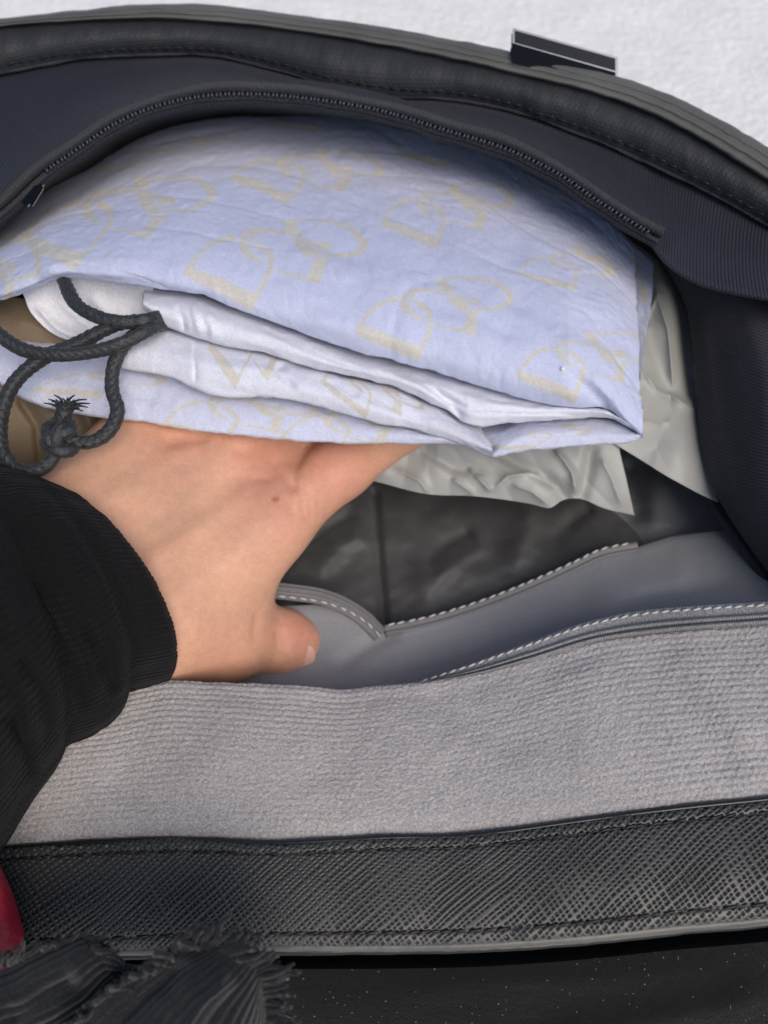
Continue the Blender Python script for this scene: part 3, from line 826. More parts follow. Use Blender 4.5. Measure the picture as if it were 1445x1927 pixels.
RF = [(-160, 610, .232), (0, 566, .230), (50, 549, .229), (105, 524, .2275), (180, 525, .226), (260, 533, .2245), (330, 548, .2235), (376, 553, .223), (432, 575, .2225), (519, 607, .222), (650, 652, .2215), (782, 688, .2215), (891, 720, .222), (991, 748, .2225), (1087, 767, .2235), (1144, 770, .2245), (1178, 795, .2255), (1208, 821, .2265)]
R0 = [(-160, 525, .262), (0, 410, .263), (80, 362, .2645), (150, 326, .266), (215, 286, .2675), (280, 253, .269), (350, 232, .270), (420, 222, .271), (530, 218, .271), (640, 219, .270), (760, 232, .267), (900, 272, .261), (1000, 318, .2565), (1080, 362, .253), (1130, 400, .2505), (1165, 430, .249), (1182, 446, .2485), (1192, 458, .248)]
nu = 820
r0 = curve(R0, nu) + np.array([0, 0, 1.0])*(.044*(1 - .6*np.linspace(0, 1, nu)**3))[:, None]; rf = curve(RF, nu)
# straighten the right border: rows end on the photo's right edge
rows = [r0 + np.array([0, 26, .030]), r0 + np.array([0, 5, .010]), r0 + np.array([0, 0, .003])]
redge = np.array([(1192, 458), (1197, 545), (1200, 640), (1205, 740), (1208, 821)], float)
for t in (.03, .1, .22, .38, .55, .72, .86, .95):
    r_ = lerp(r0, rf, t)
    r_[:, 2] -= .0220*math.sin(math.pi*t**1.45)**.9 * np.clip(np.linspace(0, 1, nu)*8, 0, 1) * np.clip((1-np.linspace(0, 1, nu))*6+.35, 0, 1)
    ex = np.array([np.interp(t, np.linspace(0, 1, 5), redge[:, k]) for k in range(2)])
    wt = np.clip((np.linspace(0, 1, nu) - .85)/.15, 0, 1)[:, None]**2
    r_[:, :2] += wt*(ex - r_[-1, :2])
    rows.append(r_)
rows += [lerp(r0, rf, .99, -.0004), rf + np.array([0, 2, .0016]), rf + np.array([0, -2, .0042]), rf + np.array([0, -16, .0095]), rf + np.array([0, -34, .018])]
G = patch(rows, nu, 330)
G = wrinkle(G, [
    ([(640, 300), (720, 345), (790, 400), (860, 470)], .0020, 17), ([(560, 270), (680, 320), (760, 360)], -.0013, 26),
    ([(840, 330), (930, 380), (1000, 420), (1110, 470), (1195, 520)], .0024, 20), ([(800, 310), (920, 345), (1030, 385)], -.0018, 28),
    ([(960, 470), (1060, 545), (1190, 600)], -.0016, 32), ([(930, 560), (1040, 600), (1180, 660)], .0013, 26),
    ([(450, 400), (540, 425), (640, 480), (720, 500)], .0014, 18), ([(430, 440), (560, 470), (680, 540)], -.0012, 28),
    ([(350, 330), (470, 350), (620, 410)], .0008, 20), ([(760, 560), (880, 590), (1000, 650)], .0011, 24), ([(560, 600), (680, 620), (800, 660)], -.0010, 22),
    ([(330, 545), (390, 555), (470, 600), (540, 622)], -.0012, 18), ([(60, 430), (90, 490), (110, 530)], -.0012, 30), ([(20, 470), (60, 520), (90, 545)], .0012, 18),
    ([(1100, 700), (1150, 750), (1190, 810)], -.0016, 22), ([(150, 400), (260, 470), (330, 520)], .0007, 40), ([(1060, 690), (1110, 735), (1160, 790)], .0012, 14)])
raw = np.clip((G[..., 1] - np.interp(G[..., 0], [p[0] for p in RF], [p[1] for p in RF]) + 34)/22, 0, 1)
_, Wl, Nl = sheet('top_layer', G, M['cotton'], dust, micro=cloth_micro(81), attrs={'print': prints(G, MOT), 'raw': raw*0})
kk_ = np.hypot(G[..., 0] - 1058, G[..., 1] - 693); kk_[285:] = 1e9; bead_at = np.unravel_index(np.argmin(kk_), kk_.shape); bead_p, bead_n = Wl[bead_at].copy(), Nl[bead_at].copy()

# second layer: the hem with the cord channel
LA = [(268, 580, .228), (300, 607, .2285), (345, 622, .228), (390, 636, .2275), (425, 647, .227), (500, 662, .2265), (580, 685, .2262), (650, 706, .226), (730, 722, .226), (810, 756, .2262), (850, 778, .2262), (871, 794, .2262), (960, 794, .2266), (1051, 785, .2270), (1148, 785, .2278), (1190, 806, .2285)]
LB = [(226, 694, .2305), (272, 700, .229), (320, 711, .228), (365, 728, .227), (412, 745, .2265), (480, 746, .2265), (550, 753, .2265), (650, 779, .2265), (723, 798, .2266), (800, 816, .2268), (870, 836, .227), (927, 856, .227)]
LC = [(-160, 690, .238), (0, 720, .236), (22, 735, .2355), (80, 763, .2345), (160, 780, .2335), (233, 788, .2325), (332, 805, .2315), (480, 821, .2305), (560, 829, .230), (650, 834, .2298), (770, 833, .2295), (875, 839, .2292), (927, 858, .2285), (971, 850, .2282), (1051, 842, .228), (1120, 836, .228), (1192, 829, .2285), (1209, 822, .229)]
def rolled(name, top, edge, nu, nv, bulge, wr, mots, seed, rawv, right=None):
    a, b = curve(top, nu), curve(edge, nu)
    rows = [a + np.array([0, -16, .008])]
    for t in (.0, .2, .45, .7, .88, .97): rows.append(lerp(a, b, t, -1.5*bulge*math.sin(math.pi*t)))
    rows += [b + np.array([0, 1.5, .0014]), b + np.array([0, -2, .0036]), b + np.array([0, -26, .009]), b + np.array([0, -70, .016])]
    G = wrinkle(patch(rows, nu, nv), wr)
    v = prints(G, mots) if mots else np.zeros(G.shape[:2])
    return sheet(name, G, M['cotton'], dust, micro=cloth_micro(seed), attrs={'print': v, 'raw': np.full(G.shape[:2], rawv)})
rolled('cord_channel', [(272, 556, .232), (330, 560, .231), (432, 588, .230), (519, 618, .229), (650, 664, .2285), (782, 700, .2285), (871, 726, .2285), (991, 752, .229), (1087, 766, .2292), (1144, 770, .230), (1180, 795, .2305)],
       LA, 380, 90, .003, [([(330, 575), (345, 600), (352, 625)], .0012, 7), ([(388, 590), (400, 612), (402, 640)], -.0010, 9), ([(360, 570), (372, 600), (378, 632)], -.0010, 8), ([(690, 672), (790, 715), (850, 760), (875, 795)], .0022, 11), ([(470, 610), (600, 668), (700, 700)], .0012, 9),
       ([(850, 730), (960, 760), (1080, 772)], .0016, 9), ([(800, 735), (880, 770), (1000, 776), (1140, 779)], .0014, 6), ([(780, 710), (880, 745), (960, 752)], -.001, 10)], [], 91, .7)
rolled('folded_layer', [(228, 640, .2335), (268, 622, .2325), (345, 632, .232), (425, 655, .231), (500, 672, .2305), (580, 695, .230), (650, 716, .2298), (730, 732, .2298), (810, 764, .2292), (860, 795, .2288), (925, 840, .2285)],
       LB, 380, 90, .0026, [([(268, 660), (400, 690), (520, 700), (560, 715)], -.0008, 12), ([(540, 680), (520, 700), (560, 735)], .0020, 10), ([(560, 690), (640, 715), (700, 760)], -.0014, 14), ([(640, 730), (720, 760), (820, 800)], .0014, 12), ([(365, 640), (366, 725)], .0006, 4)],
       [((390, 655), (440, 735), (560, 668)), ((600, 720), (690, 790), (800, 760))], 95, .6)
rolled('bottom_layer', [(-160, 600, .243), (0, 640, .242), (60, 655, .2415), (130, 662, .241), (228, 680, .2395), (320, 702, .238), (412, 736, .2365), (550, 746, .2355), (650, 772, .2345), (723, 792, .234), (800, 810, .2335), (870, 815, .2325), (927, 815, .232), (971, 800, .2318), (1051, 796, .2316), (1120, 794, .2316), (1170, 802, .232), (1204, 815, .2325)],
       LC, 520, 110, .0018, [([(871, 795), (905, 825), (930, 856)], .0034, 13), ([(925, 805), (990, 800), (1140, 795)], .001, 8), ([(60, 690), (200, 730), (330, 760)], .0008, 16), ([(930, 850), (1000, 815), (1100, 805)], -.0010, 16)],
       [((60, 735), (190, 750), (400, 690)), ((300, 800), (420, 850), (600, 770)), ((520, 830), (620, 880), (800, 790)), ((900, 845), (1000, 845), (1180, 790))], 99, .25)
# loose layer peeping out on the right, and the pale inside at the mouth
G = patch([[(1170, 440, .272), (1190, 460, .271), (1228, 494, .270)], [(1170, 540, .264), (1197, 540, .262), (1226, 560, .260)], [(1170, 640, .258), (1200, 640, .256), (1211, 650, .254)], [(1170, 720, .252), (1198, 715, .250), (1204, 715, .249)]], 50, 80)
sheet('side_layer', G, M['cotton'], dust, micro=cloth_micro(103), attrs={'print': prints(G, [((1100, 560), (1180, 620), (1240, 500))]), 'raw': np.zeros(G.shape[:2])})
G = patch([[(20, 520, .236), (110, 505, .235), (200, 510, .2345), (290, 535, .234)], [(45, 555, .2385), (110, 555, .2395), (200, 565, .241), (285, 575, .240)], [(60, 590, .240), (120, 600, .242), (200, 610, .2435), (280, 615, .2425)],
           [(100, 628, .241), (150, 636, .242), (210, 648, .243), (262, 655, .243)], [(160, 655, .244), (190, 662, .245), (220, 668, .246), (262, 680, .246)]], 120, 90)
G = wrinkle(G, [([(60, 570), (110, 620), (150, 640)], -.002, 10), ([(90, 545), (150, 600), (220, 640)], .0018, 12), ([(160, 550), (200, 590), (250, 600)], -.0016, 14)])
sheet('inner_lining', G, M['cotton'], dust, micro=cloth_micro(107), attrs={'print': np.zeros(G.shape[:2]), 'raw': np.ones(G.shape[:2])}, thick=.0005)
# a small pale bead caught on the cloth
me = capsule_mesh('bead', .0012, .0005, .0006, m_plain('pale_bead', (.8, .78, .72, 1), .3), .0002, 8, 6)
inst('bead', me, frame(bead_p + bead_n*.0004, np.array([1.0, 0, .2]), bead_n), dust)
# drawcord -----------------------------------------------------------------
def braid(AA, SS):
    tri = np.abs(((AA/(2*math.pi)*4) % 1)*2 - 1)
    return .24*np.abs(np.sin(math.pi*(SS/.0023 + tri*.9)))**.8 - .16 + .06*np.cos(AA*4)
dc = bpy.data.objects.new('drawcord', None); COL.objects.link(dc); dc.parent = dust.o; dc.empty_display_size = .01
def cordpath(pl, n, r_=.0019, name='cord'):
    c = curve(pl, n); c3 = hermite(np.array(pl, float), n, np.array(pl, float)[:, :2])
    tube(name, world(c3), r_*(1 + .04*fbm(np.arange(n)/9.0, np.zeros(n), int(pl[0][0]) + 300)), M['cord'], dust, dc, seg=24, micro=braid)
cordpath([(112, 500, .2335), (122, 530, .229), (145, 573, .2245), (190, 598, .222), (250, 606, .2215), (285, 600, .2235), (306, 594, .2310), (330, 592, .2420)], 140)
cordpath([(335, 604, .2430), (308, 602, .2315), (285, 604, .2245), (230, 608, .2235), (150, 645, .2225), (75, 678, .2215), (25, 725, .2205), (2, 790, .2195), (6, 850, .2185), (38, 884, .218), (80, 882, .218), (105, 855, .2180), (116, 828, .2180)], 300)
cordpath([(-80, 540, .222), (-40, 590, .2215), (2, 632, .2205), (45, 658, .220), (100, 667, .2195), (180, 661, .2195), (240, 642, .220), (282, 620, .2225), (308, 608, .2310), (335, 606, .2430)], 220)
cordpath([(325, 610, .2420), (300, 612, .2315), (270, 622, .2255), (238, 645, .2235), (216, 685, .2225), (212, 735, .2215), (222, 772, .2205), (208, 808, .2195), (170, 832, .2185), (140, 830, .218), (118, 818, .2175)], 220)
def ring(cx_, cy_, rx_, ry_, d_, tilt, dd, n=70, a0=0, a1=2*math.pi):
    a = np.linspace(a0, a1, n); x = rx_*np.cos(a); y = ry_*np.sin(a); t_ = R(tilt)
    return np.stack([cx_ + x*math.cos(t_) - y*math.sin(t_), cy_ + x*math.sin(t_) + y*math.cos(t_), d_ - dd*np.sin(a)], 1)
for k, (a, b, c_, d_, e, f, h_) in enumerate([(106, 822, 22, 13, .2168, 62, .003), (120, 824, 23, 12, .2166, 108, .003), (113, 836, 25, 13, .2172, 15, .0032), (114, 806, 20, 11, .2172, -14, .003)]):
    tube('knot', world(ring(a, b, c_, d_, e, f, h_)), .00185, M['cord'], dust, dc, seg=16, micro=braid, cap=False)
cordpath([(113, 822, .2178), (116, 800, .2170), (121, 778, .2162), (124, 760, .2156)], 50, .0022, 'cord_end')
for k in range(26):
    a = random.uniform(-1, 1); b = random.uniform(-1, 1)
    p0 = (122 + a*9, 768 + random.uniform(-4, 6), .2150 + b*.0015)
    p1 = (p0[0] + a*14 + random.uniform(-6, 6), p0[1] - random.uniform(4, 16), p0[2] - random.uniform(0, .002))
    p2 = (p1[0] + a*16 + random.uniform(-8, 8), p1[1] + random.uniform(-8, 10), p1[2] - random.uniform(-.001, .002))
    tube('frayed_strand', world(hermite(np.array([p0, p1, p2]), 7)), np.linspace(.0005, .00018, 7), M['cord'], dust, dc, seg=5)

# ------------------------------------------------------------------ tan pouch under the dust bag, on the left
G = patch([[(-160, 560, .252), (0, 555, .2505), (80, 570, .250), (140, 600, .2505), (230, 640, .253)], [(-160, 620, .2475), (0, 615, .2465), (80, 620, .2465), (140, 635, .2475), (230, 660, .251)],
           [(-160, 680, .2475), (0, 680, .247), (80, 685, .2475), (150, 695, .2485), (240, 705, .252)], [(-160, 780, .2465), (0, 780, .2465), (90, 785, .248), (170, 800, .251), (260, 800, .256)],
           [(-160, 880, .255), (0, 870, .256), (70, 880, .258), (130, 890, .262), (250, 880, .268)], [(-160, 960, .275), (0, 960, .277), (80, 960, .28), (140, 960, .283), (260, 960, .29)]], 140, 140)
G = wrinkle(G, [([(30, 740), (70, 800), (80, 900)], .0028, 14), ([(150, 760), (170, 800), (200, 860)], -.0025, 16), ([(20, 600), (80, 620), (140, 650)], -.0010, 12), ([(90, 760), (120, 830), (130, 900)], -.002, 18)])
sheet('tan_pouch', G, M['tan'], None, loc=world((60, 760, .26)), thick=.001)
o = bpy.data.objects['tan_pouch']; tag(o, 'tan brown pouch tucked under the dust bag behind the knotted cord', 'pouch')

# ------------------------------------------------------------------ grey plastic film
def film(rows, nu_, nv_, wr, seed, label):
    G = wrinkle(patch(rows, nu_, nv_), [(p, a_*(.55 if k_ == 's' else .6), w_*(.8 if k_ == 's' else 1.6), 0, k_) for p, a_, w_, k_ in wr])
    r_ = np.random.default_rng(seed); X, Y = G[..., 0], G[..., 1]; F1 = np.full(X.shape, 9.0)
    for k in range(int((X.max()-X.min())*(Y.max()-Y.min())/8000)):
        cx_ = r_.uniform(X.min(), X.max()); cy_ = r_.uniform(Y.min(), Y.max()); a = r_.uniform(.6, 1.9); q = r_.uniform(1.6, 4.0); sc = r_.uniform(80, 140)
        u_ = (X-cx_)*math.cos(a) + (Y-cy_)*math.sin(a); v_ = -(X-cx_)*math.sin(a) + (Y-cy_)*math.cos(a)
        F1 = np.minimum(F1, (np.hypot(u_/q, v_)/sc) + r_.uniform(0, .25))
    G[..., 2] +=   .0050*(np.minimum(F1, 1.2) - .4)
    o, _, _ = sheet('plastic_film', G, M['film'], None, loc=world(G[nv_//2, nu_//2]), thick=.0002)
    tag(o, label, 'plastic film')
    return o
film([[(1120, 430, .276), (1190, 455, .275), (1235, 490, .276), (1262, 522, .279)], [(1120, 560, .266), (1200, 560, .266), (1260, 570, .268), (1292, 590, .274)], [(1120, 660, .260), (1205, 660, .260), (1270, 670, .262), (1304, 690, .268)],
      [(1120, 740, .256), (1205, 750, .256), (1275, 760, .258), (1313, 780, .262)], [(1130, 800, .254), (1205, 825, .2535), (1280, 850, .254), (1324, 870, .256)], [(1150, 832, .2535), (1200, 862, .253), (1270, 905, .2535), (1330, 936, .254), (1352, 946, .255)]], 130, 190,
     [([(1228, 520), (1240, 570), (1256, 620), (1262, 680), (1266, 740)], -.0060, 9, 's'), ([(1212, 560), (1222, 640), (1240, 700), (1252, 735)], .0050, 14, ''), ([(1280, 560), (1288, 650), (1300, 740)], .0050, 12, ''), ([(1205, 690), (1235, 735), (1262, 745), (1315, 778)], -.0042, 10, 's'),
      ([(1190, 660), (1206, 640), (1222, 610)], -.003, 7, 's'), ([(1200, 790), (1240, 800), (1262, 790)], -.0018, 8, 's'), ([(1230, 830), (1270, 840), (1320, 860)], .0012, 12, 'f'), ([(1210, 600), (1225, 580), (1240, 545)], -.003, 8, 's')], 201,
     'crumpled grey film standing between the dust bag and the side lining')
film([[(540, 770, .266), (700, 770, .263), (850, 780, .260), (1000, 785, .2565), (1110, 790, .2545), (1160, 800, .2540)], [(560, 840, .266), (700, 845, .263), (850, 850, .260), (1000, 850, .2565), (1110, 850, .2545), (1166, 850, .2545)],
      [(560, 870, .267), (700, 880, .264), (830, 895, .261), (960, 910, .2575), (1060, 905, .2555), (1120, 910, .2555), (1180, 910, .2555)], [(560, 885, .270), (700, 905, .267), (803, 930, .264), (893, 934, .2615), (1000, 949, .2595), (1034, 956, .2590), (1062, 940, .2585), (1085, 938, .2580), (1140, 958, .2580), (1193, 970, .2575)]], 260, 110,
     [([(880, 880), (905, 905), (924, 926)], -.0048, 8, 's'), ([(924, 926), (955, 896), (995, 890), (1030, 900)], -.0040, 8, 's'), ([(930, 850), (970, 872), (1048, 915), (1062, 935)], .0046, 10, ''), ([(1040, 842), (1062, 868), (1076, 890), (1084, 936)], -.0058, 8, 's'),
      ([(1110, 850), (1104, 890), (1092, 930)], .0048, 10, ''), ([(1130, 860), (1150, 900), (1170, 955)], -.0030, 9, 's'), ([(740, 880), (790, 905), (806, 930)], -.0035, 8, 's'), ([(800, 850), (850, 880), (890, 890)], .0030, 10, ''), ([(690, 870), (760, 890), (800, 895)], .0026, 9, 'f'), ([(850, 900), (870, 915), (895, 932)], -.0026, 7, 's'), ([(960, 910), (1000, 925), (1034, 952)], -.003, 8, 's')], 231,
     'crumpled grey film hanging below the front edge of the dust bag')

# ------------------------------------------------------------------ hand: one continuous surface from a blend of tapered limbs
def cone_sdf(X, a, b, ra, rb):
    ba = b - a; L2 = ba@ba; pa = X - a
    t = np.clip((pa@ba)/L2, 0, 1)
    return np.linalg.norm(pa - t[..., None]*ba, axis=-1) - (ra + (rb-ra)*t)
def P(x, y, d): return world((x, y, d))
LIMBS = [  # (from, to, radius from, radius to, blend)
    (P(-520, 1560, .186), P(-180, 1330, .212), .031, .026, .012),
    (P(-180, 1330, .212), P(130, 1090, .2335), .026, .021, .012),
    (P(-60, 1330, .214), P(240, 1165, .2335), .021, .0185, .012),
    (P(-120, 1180, .220), P(150, 1020, .2365), .021, .0165, .012),
    (P(255, 1160, .2340), P(505, 985, .2445), .0185, .0120, .014),
    (P(200, 1090, .2335), P(450, 868, .2500), .0175, .0115, .013),
    (P(160, 1030, .2355), P(385, 790, .2545), .0160, .0112, .014),
    (P(130, 985, .2385), P(330, 735, .2575), .0145, .0105, .014),
    (P(270, 1170, .2345), P(415, 1195, .2465), .0175, .0140, .012),
    (P(415, 1195, .2465), P(512, 1204, .2570), .0140, .0100, .008),
    (P(512, 1204, .2570), P(542, 1210, .2580), .0098, .0103, .004),
    (P(542, 1210, .2580), P(562, 1214, .2588), .0103, .0076, .004),
    (P(330, 1120, .2385), P(450, 1070, .2455), .0170, .0105, .014),
    (P(505, 985, .2445), P(640, 880, .2530), .0118, .0098, .008),
    (P(640, 880, .2530), P(765, 798, .2640), .0097, .0085, .005),
    (P(765, 798, .2640), P(840, 745, .2730), .0084, .0072, .004),
    (P(450, 868, .2500), P(588, 772, .2650), .0112, .0098, .008),
    (P(588, 772, .2650), P(690, 690, .2820), .0092, .0082, .004),
    (P(395, 795, .2515), P(500, 690, .2700), .0105, .0090, .006),
    (P(500, 690, .2700), P(600, 620, .2850), .0088, .0078, .004),
    (P(330, 735, .2575), P(400, 640, .2740), .0092, .0080, .006),
    (P(400, 640, .2740), P(470, 580, .2860), .0078, .0068, .004)]
h = .0011
pts_ = np.array([l[0] for l in LIMBS] + [l[1] for l in LIMBS])
lo = pts_.min(0) - .03; hi = pts_.max(0) + .03
nx, ny, nz = (np.ceil((hi-lo)/h)).astype(int)
ax = [lo[k] + h*np.arange(n) for k, n in zip(range(3), (nx, ny, nz))]
F = np.full((nx, ny, nz), .05, np.float32)
for a, b, ra, rb, kk in LIMBS:
    mnp = np.minimum(a, b) - max(ra, rb) - .024; mxp = np.maximum(a, b) + max(ra, rb) + .024
    i0 = np.maximum(0, ((mnp-lo)/h).astype(int)); i1 = np.minimum([nx, ny, nz], ((mxp-lo)/h).astype(int) + 1)
    sl3 = tuple(slice(i0[k], i1[k]) for k in range(3))
    X = np.stack(np.meshgrid(*[ax[k][sl3[k]] for k in range(3)], indexing='ij'), -1)
    dd = cone_sdf(X, a, b, ra, rb).astype(np.float32); f0 = F[sl3]
    hh = np.clip(.5 + .5*(f0-dd)/kk, 0, 1); F[sl3] = f0*(1-hh) + dd*hh - kk*hh*(1-hh)
def surface_nets(F, lo, h):
    ins = F < 0
    nx, ny, nz = F.shape
    c = np.zeros((nx-1, ny-1, nz-1), np.int8)
    for dx in (0, 1):
        for dy in (0, 1):
            for dz in (0, 1): c += ins[dx:nx-1+dx, dy:ny-1+dy, dz:nz-1+dz]
    act = (c > 0) & (c < 8)
    idx = -np.ones(act.shape, int); cells = np.argwhere(act); idx[act] = np.arange(len(cells))
    acc = np.zeros((len(cells), 3)); cnt = np.zeros(len(cells))
    off_ = [np.array(o) for o in np.ndindex(2, 2, 2)]
    for a in off_:
        for ax_ in range(3):
            if a[ax_]: continue
            b = a.copy(); b[ax_] = 1
            fa_ = F[tuple((cells + a).T)]; fb_ = F[tuple((cells + b).T)]
            m = (fa_ < 0) != (fb_ < 0)
            t = np.where(m, fa_/(fa_-fb_ + 1e-12), 0)
            p = cells + a + (b-a)*t[:, None]
            acc[m] += p[m]; cnt[m] += 1
    V = lo + h*acc/cnt[:, None]
    Q = []
    for ax_ in range(3):
        s0 = [slice(1, -1)]*3; s0[ax_] = slice(0, -1); s1 = [slice(1, -1)]*3; s1[ax_] = slice(1, None)
        A = ins[tuple(s0)]; B = ins[tuple(s1)]
        e = np.argwhere(A != B); start = np.ones(3, int); start[ax_] = 0; e = e + start
        o1, o2 = [k for k in range(3) if k != ax_]
        def cell(i, j):
            q = e.copy(); q[:, o1] -= i; q[:, o2] -= j; return idx[tuple(q.T)]
        q = np.stack([cell(1, 1), cell(0, 1), cell(0, 0), cell(1, 0)], 1)
        fl_ = ins[tuple(e.T)]
        if ax_ == 1: fl_ = ~fl_
        q[~fl_] = q[~fl_][:, ::-1]; Q.append(q[(q >= 0).all(1)])
    return V, np.vstack(Q)
V, Q = surface_nets(F, lo, h)
# relax
nb_e = np.vstack([Q[:, [0, 1]], Q[:, [1, 2]], Q[:, [2, 3]], Q[:, [3, 0]]])
deg = np.bincount(nb_e.ravel(), minlength=len(V)).astype(float)
for it in range(6):
    s = np.zeros_like(V)
    for k in range(3):
        s[:, k] = np.bincount(nb_e[:, 0], V[nb_e[:, 1], k], len(V)) + np.bincount(nb_e[:, 1], V[nb_e[:, 0], k], len(V))
    V = V*.5 + .5*s/deg[:, None]
def project(V):
    q = V - CAM; d = q@FW; return (q@RT)/d*FPX + W_/2, -(q@UP)/d*FPX + H_/2, d
px, py, pd = project(V)
fn = np.zeros_like(V)
cr_ = np.cross(V[Q[:, 2]]-V[Q[:, 0]], V[Q[:, 3]]-V[Q[:, 1]])
for k in range(4):
    for j in range(3): fn[:, j] += np.bincount(Q[:, k], cr_[:, j], len(V))
fn /= np.linalg.norm(fn, axis=1, keepdims=True) + 1e-12
if np.mean(np.sum(fn*(V - V.mean(0)), 1)) < 0: fn = -fn; Q = Q[:, ::-1]
front = np.sum(fn*(CAM-V), 1) > 0
disp = np.zeros(len(V))
for pl, amp, wd in [([(600, 815), (570, 845), (556, 872), (552, 905), (556, 930)], -.0011, 10), ([(530, 880), (545, 930), (558, 985)], -.0006, 5), ([(470, 905), (490, 900), (512, 905)], -.0005, 7), ([(380, 1000), (430, 960), (470, 930)], -.0003, 30), ([(552, 900), (566, 940), (574, 985)], -.0004, 5), ([(566, 905), (582, 950), (586, 990)], -.0004, 5), ([(580, 915), (598, 950), (600, 985)], -.0003, 5),
                    ([(430, 850), (470, 845), (520, 835)], -.0008, 16), ([(300, 830), (350, 828), (400, 815)], -.0010, 14), ([(486, 1150), (482, 1180), (478, 1210)], -.0007, 8), ([(520, 1180), (524, 1215), (520, 1245)], -.0005, 6), ([(532, 1180), (536, 1215), (532, 1245)], -.0005, 6),
                    ([(250, 1080), (380, 990), (500, 900)], .0010, 22), ([(180, 960), (280, 890), (380, 830)], .0009, 22), ([(300, 1150), (400, 1080), (480, 1010)], .0006, 26)]:
    d_, t_, _ = dist_poly(px, py, pl); f_ = np.clip(np.minimum(t_, 1-t_)*6, 0, 1)
    disp += amp*f_*np.exp(-(d_/wd)**2)*front
V = V + fn*disp[:, None]
gs = lambda x, y, s: np.exp(-((px-x)**2 + (py-y)**2)/(2*s*s))*front
redv = np.clip(.45*gs(520, 960, 60) + .7*gs(560, 1195, 34) + .6*gs(640, 880, 60) + .5*gs(480, 850, 40) + .4*gs(330, 830, 50) + .25*gs(430, 1230, 60), 0, 1)
mole = np.clip((6.5 - np.hypot((px-519), (py-940)*.75))/5, 0, .75)*front
palev = np.zeros(len(V))
for pl in ([(545, 880), (556, 930), (568, 975)], [(560, 885), (572, 935), (582, 985)], [(575, 900), (590, 945), (594, 985)], [(535, 915), (548, 960), (560, 1000)]):
    d_, t_, _ = dist_poly(px, py, pl); palev = np.maximum(palev, np.exp(-(d_/4.5)**2)*np.clip(np.minimum(t_, 1-t_)*5, 0, 1)*front)
vein = np.zeros(len(V))
for pl in ([(200, 960), (270, 905), (360, 880), (440, 850)], [(260, 1010), (330, 960), (380, 900)]):
    d_, t_, _ = dist_poly(px, py, pl); vein = np.maximum(vein, np.exp(-(d_/16)**2)*np.clip(np.minimum(t_, 1-t_)*4, 0, 1)*front)
hand = thing('person', tuple(world((200, 1150, .235))), 'bare hand in a black ribbed sleeve reaching under the dust bag', 'person')
me = mesh_from('hand', V, Q, None, {'red': redv, 'mole': mole, 'pale': palev*.3, 'vein': vein*.3})
link('hand', me, M['skin'], hand)
# thumb nail
ax1 = P(562, 1214, .2588) - P(512, 1204, .2570); ax1 /= np.linalg.norm(ax1)
rad_ = .0089
cen = P(553, 1212, .2585)
viewn = CAM - cen; viewn /= np.linalg.norm(viewn)
nrm = -UP*.62 + viewn*.78 + RT*.12; nrm -= ax1*np.dot(nrm, ax1); nrm /= np.linalg.norm(nrm); sid = np.cross(ax1, nrm)
rows_ = []
for t in np.linspace(-1, 1, 13):
    rr = []
    for a in np.linspace(-1, 1, 15):
        wdt = .0062*(1 - .25*max(0, t)**3)*math.sqrt(max(.02, 1 - max(0, abs(t) - .55)**2/.22))
        z_ = rad_ + .0004 - .0016*t*t*(t > 0) - .0012*t*t*(t < 0)
        ang = a*wdt/rad_*1.15
        rr.append(cen + ax1*(.0014 + .0060*t) + nrm*math.cos(ang)*z_ + sid*math.sin(ang)*z_)
    rows_.append(rr)
Wn = np.array(rows_)
me = mesh_from('thumbnail', Wn.reshape(-1, 3), grid_quads(13, 15)); o = link('thumbnail', me, M['nail'], hand)
s = o.modifiers.new('thickness', 'SOLIDIFY'); s.thickness = .0004

# sleeve: rings given by their upper and lower outline points and the half axis towards the viewer
SEC = [((95, 935), (280, 1268), .2345, (70, -14, -.018)), ((78, 915), (296, 1290), .2300, (98, -20, -.0235)), ((70, 908), (288, 1296), .2285, (100, -20, -.0255)), ((52, 900), (268, 1302), .2270, (98, -18, -.0275)), ((30, 890), (236, 1308), .2250, (96, -15, -.029)),
       ((8, 880), (214, 1313), .2235, (90, -10, -.028)), ((-14, 874), (212, 1330), .2220, (92, -8, -.030)), ((-40, 868), (205, 1352), .2200, (90, -5, -.030)), ((-70, 864), (160, 1392), .2185, (80, 0, -.027)), ((-95, 862), (104, 1418), .2165, (74, 0, -.026)),
       ((-120, 860), (94, 1440), .2145, (84, 4, -.029)), ((-150, 858), (72, 1478), .2115, (80, 8, -.031)), ((-190, 850), (30, 1540), .2075, (76, 10, -.030)), ((-240, 845), (-4, 1595), .203, (80, 12, -.032)), ((-330, 850), (-90, 1690), .195, (80, 16, -.034)), ((-460, 870), (-220, 1800), .185, (80, 20, -.038)), ((-640, 900), (-420, 1930), .172, (80, 24, -.042)), ((-860, 960), (-660, 2080), .158, (80, 30, -.044))]
na = 420
rings = []
for A, B, d_, b in SEC:
    A = np.array([*A, 0.]); B = np.array([*B, 0.]); c_ = (A+B)/2; c_[2] = d_
    a = np.linspace(0, 2*math.pi, na, endpoint=False)[:, None]
    half = (A-B)/2; half[2] = 0
    rings.append(c_ + half*np.cos(a) + np.array(b)*np.sin(a))
Rg = np.stack(rings)
ks = np.cumsum([0] + [np.linalg.norm((Rg[i+1]-Rg[i])[::40]*np.array([1, 1, 5000]))/3 for i in range(len(Rg)-1)])
G = hermite(Rg, 340, ks[:, None, None]*np.ones((1, 1, 1)))
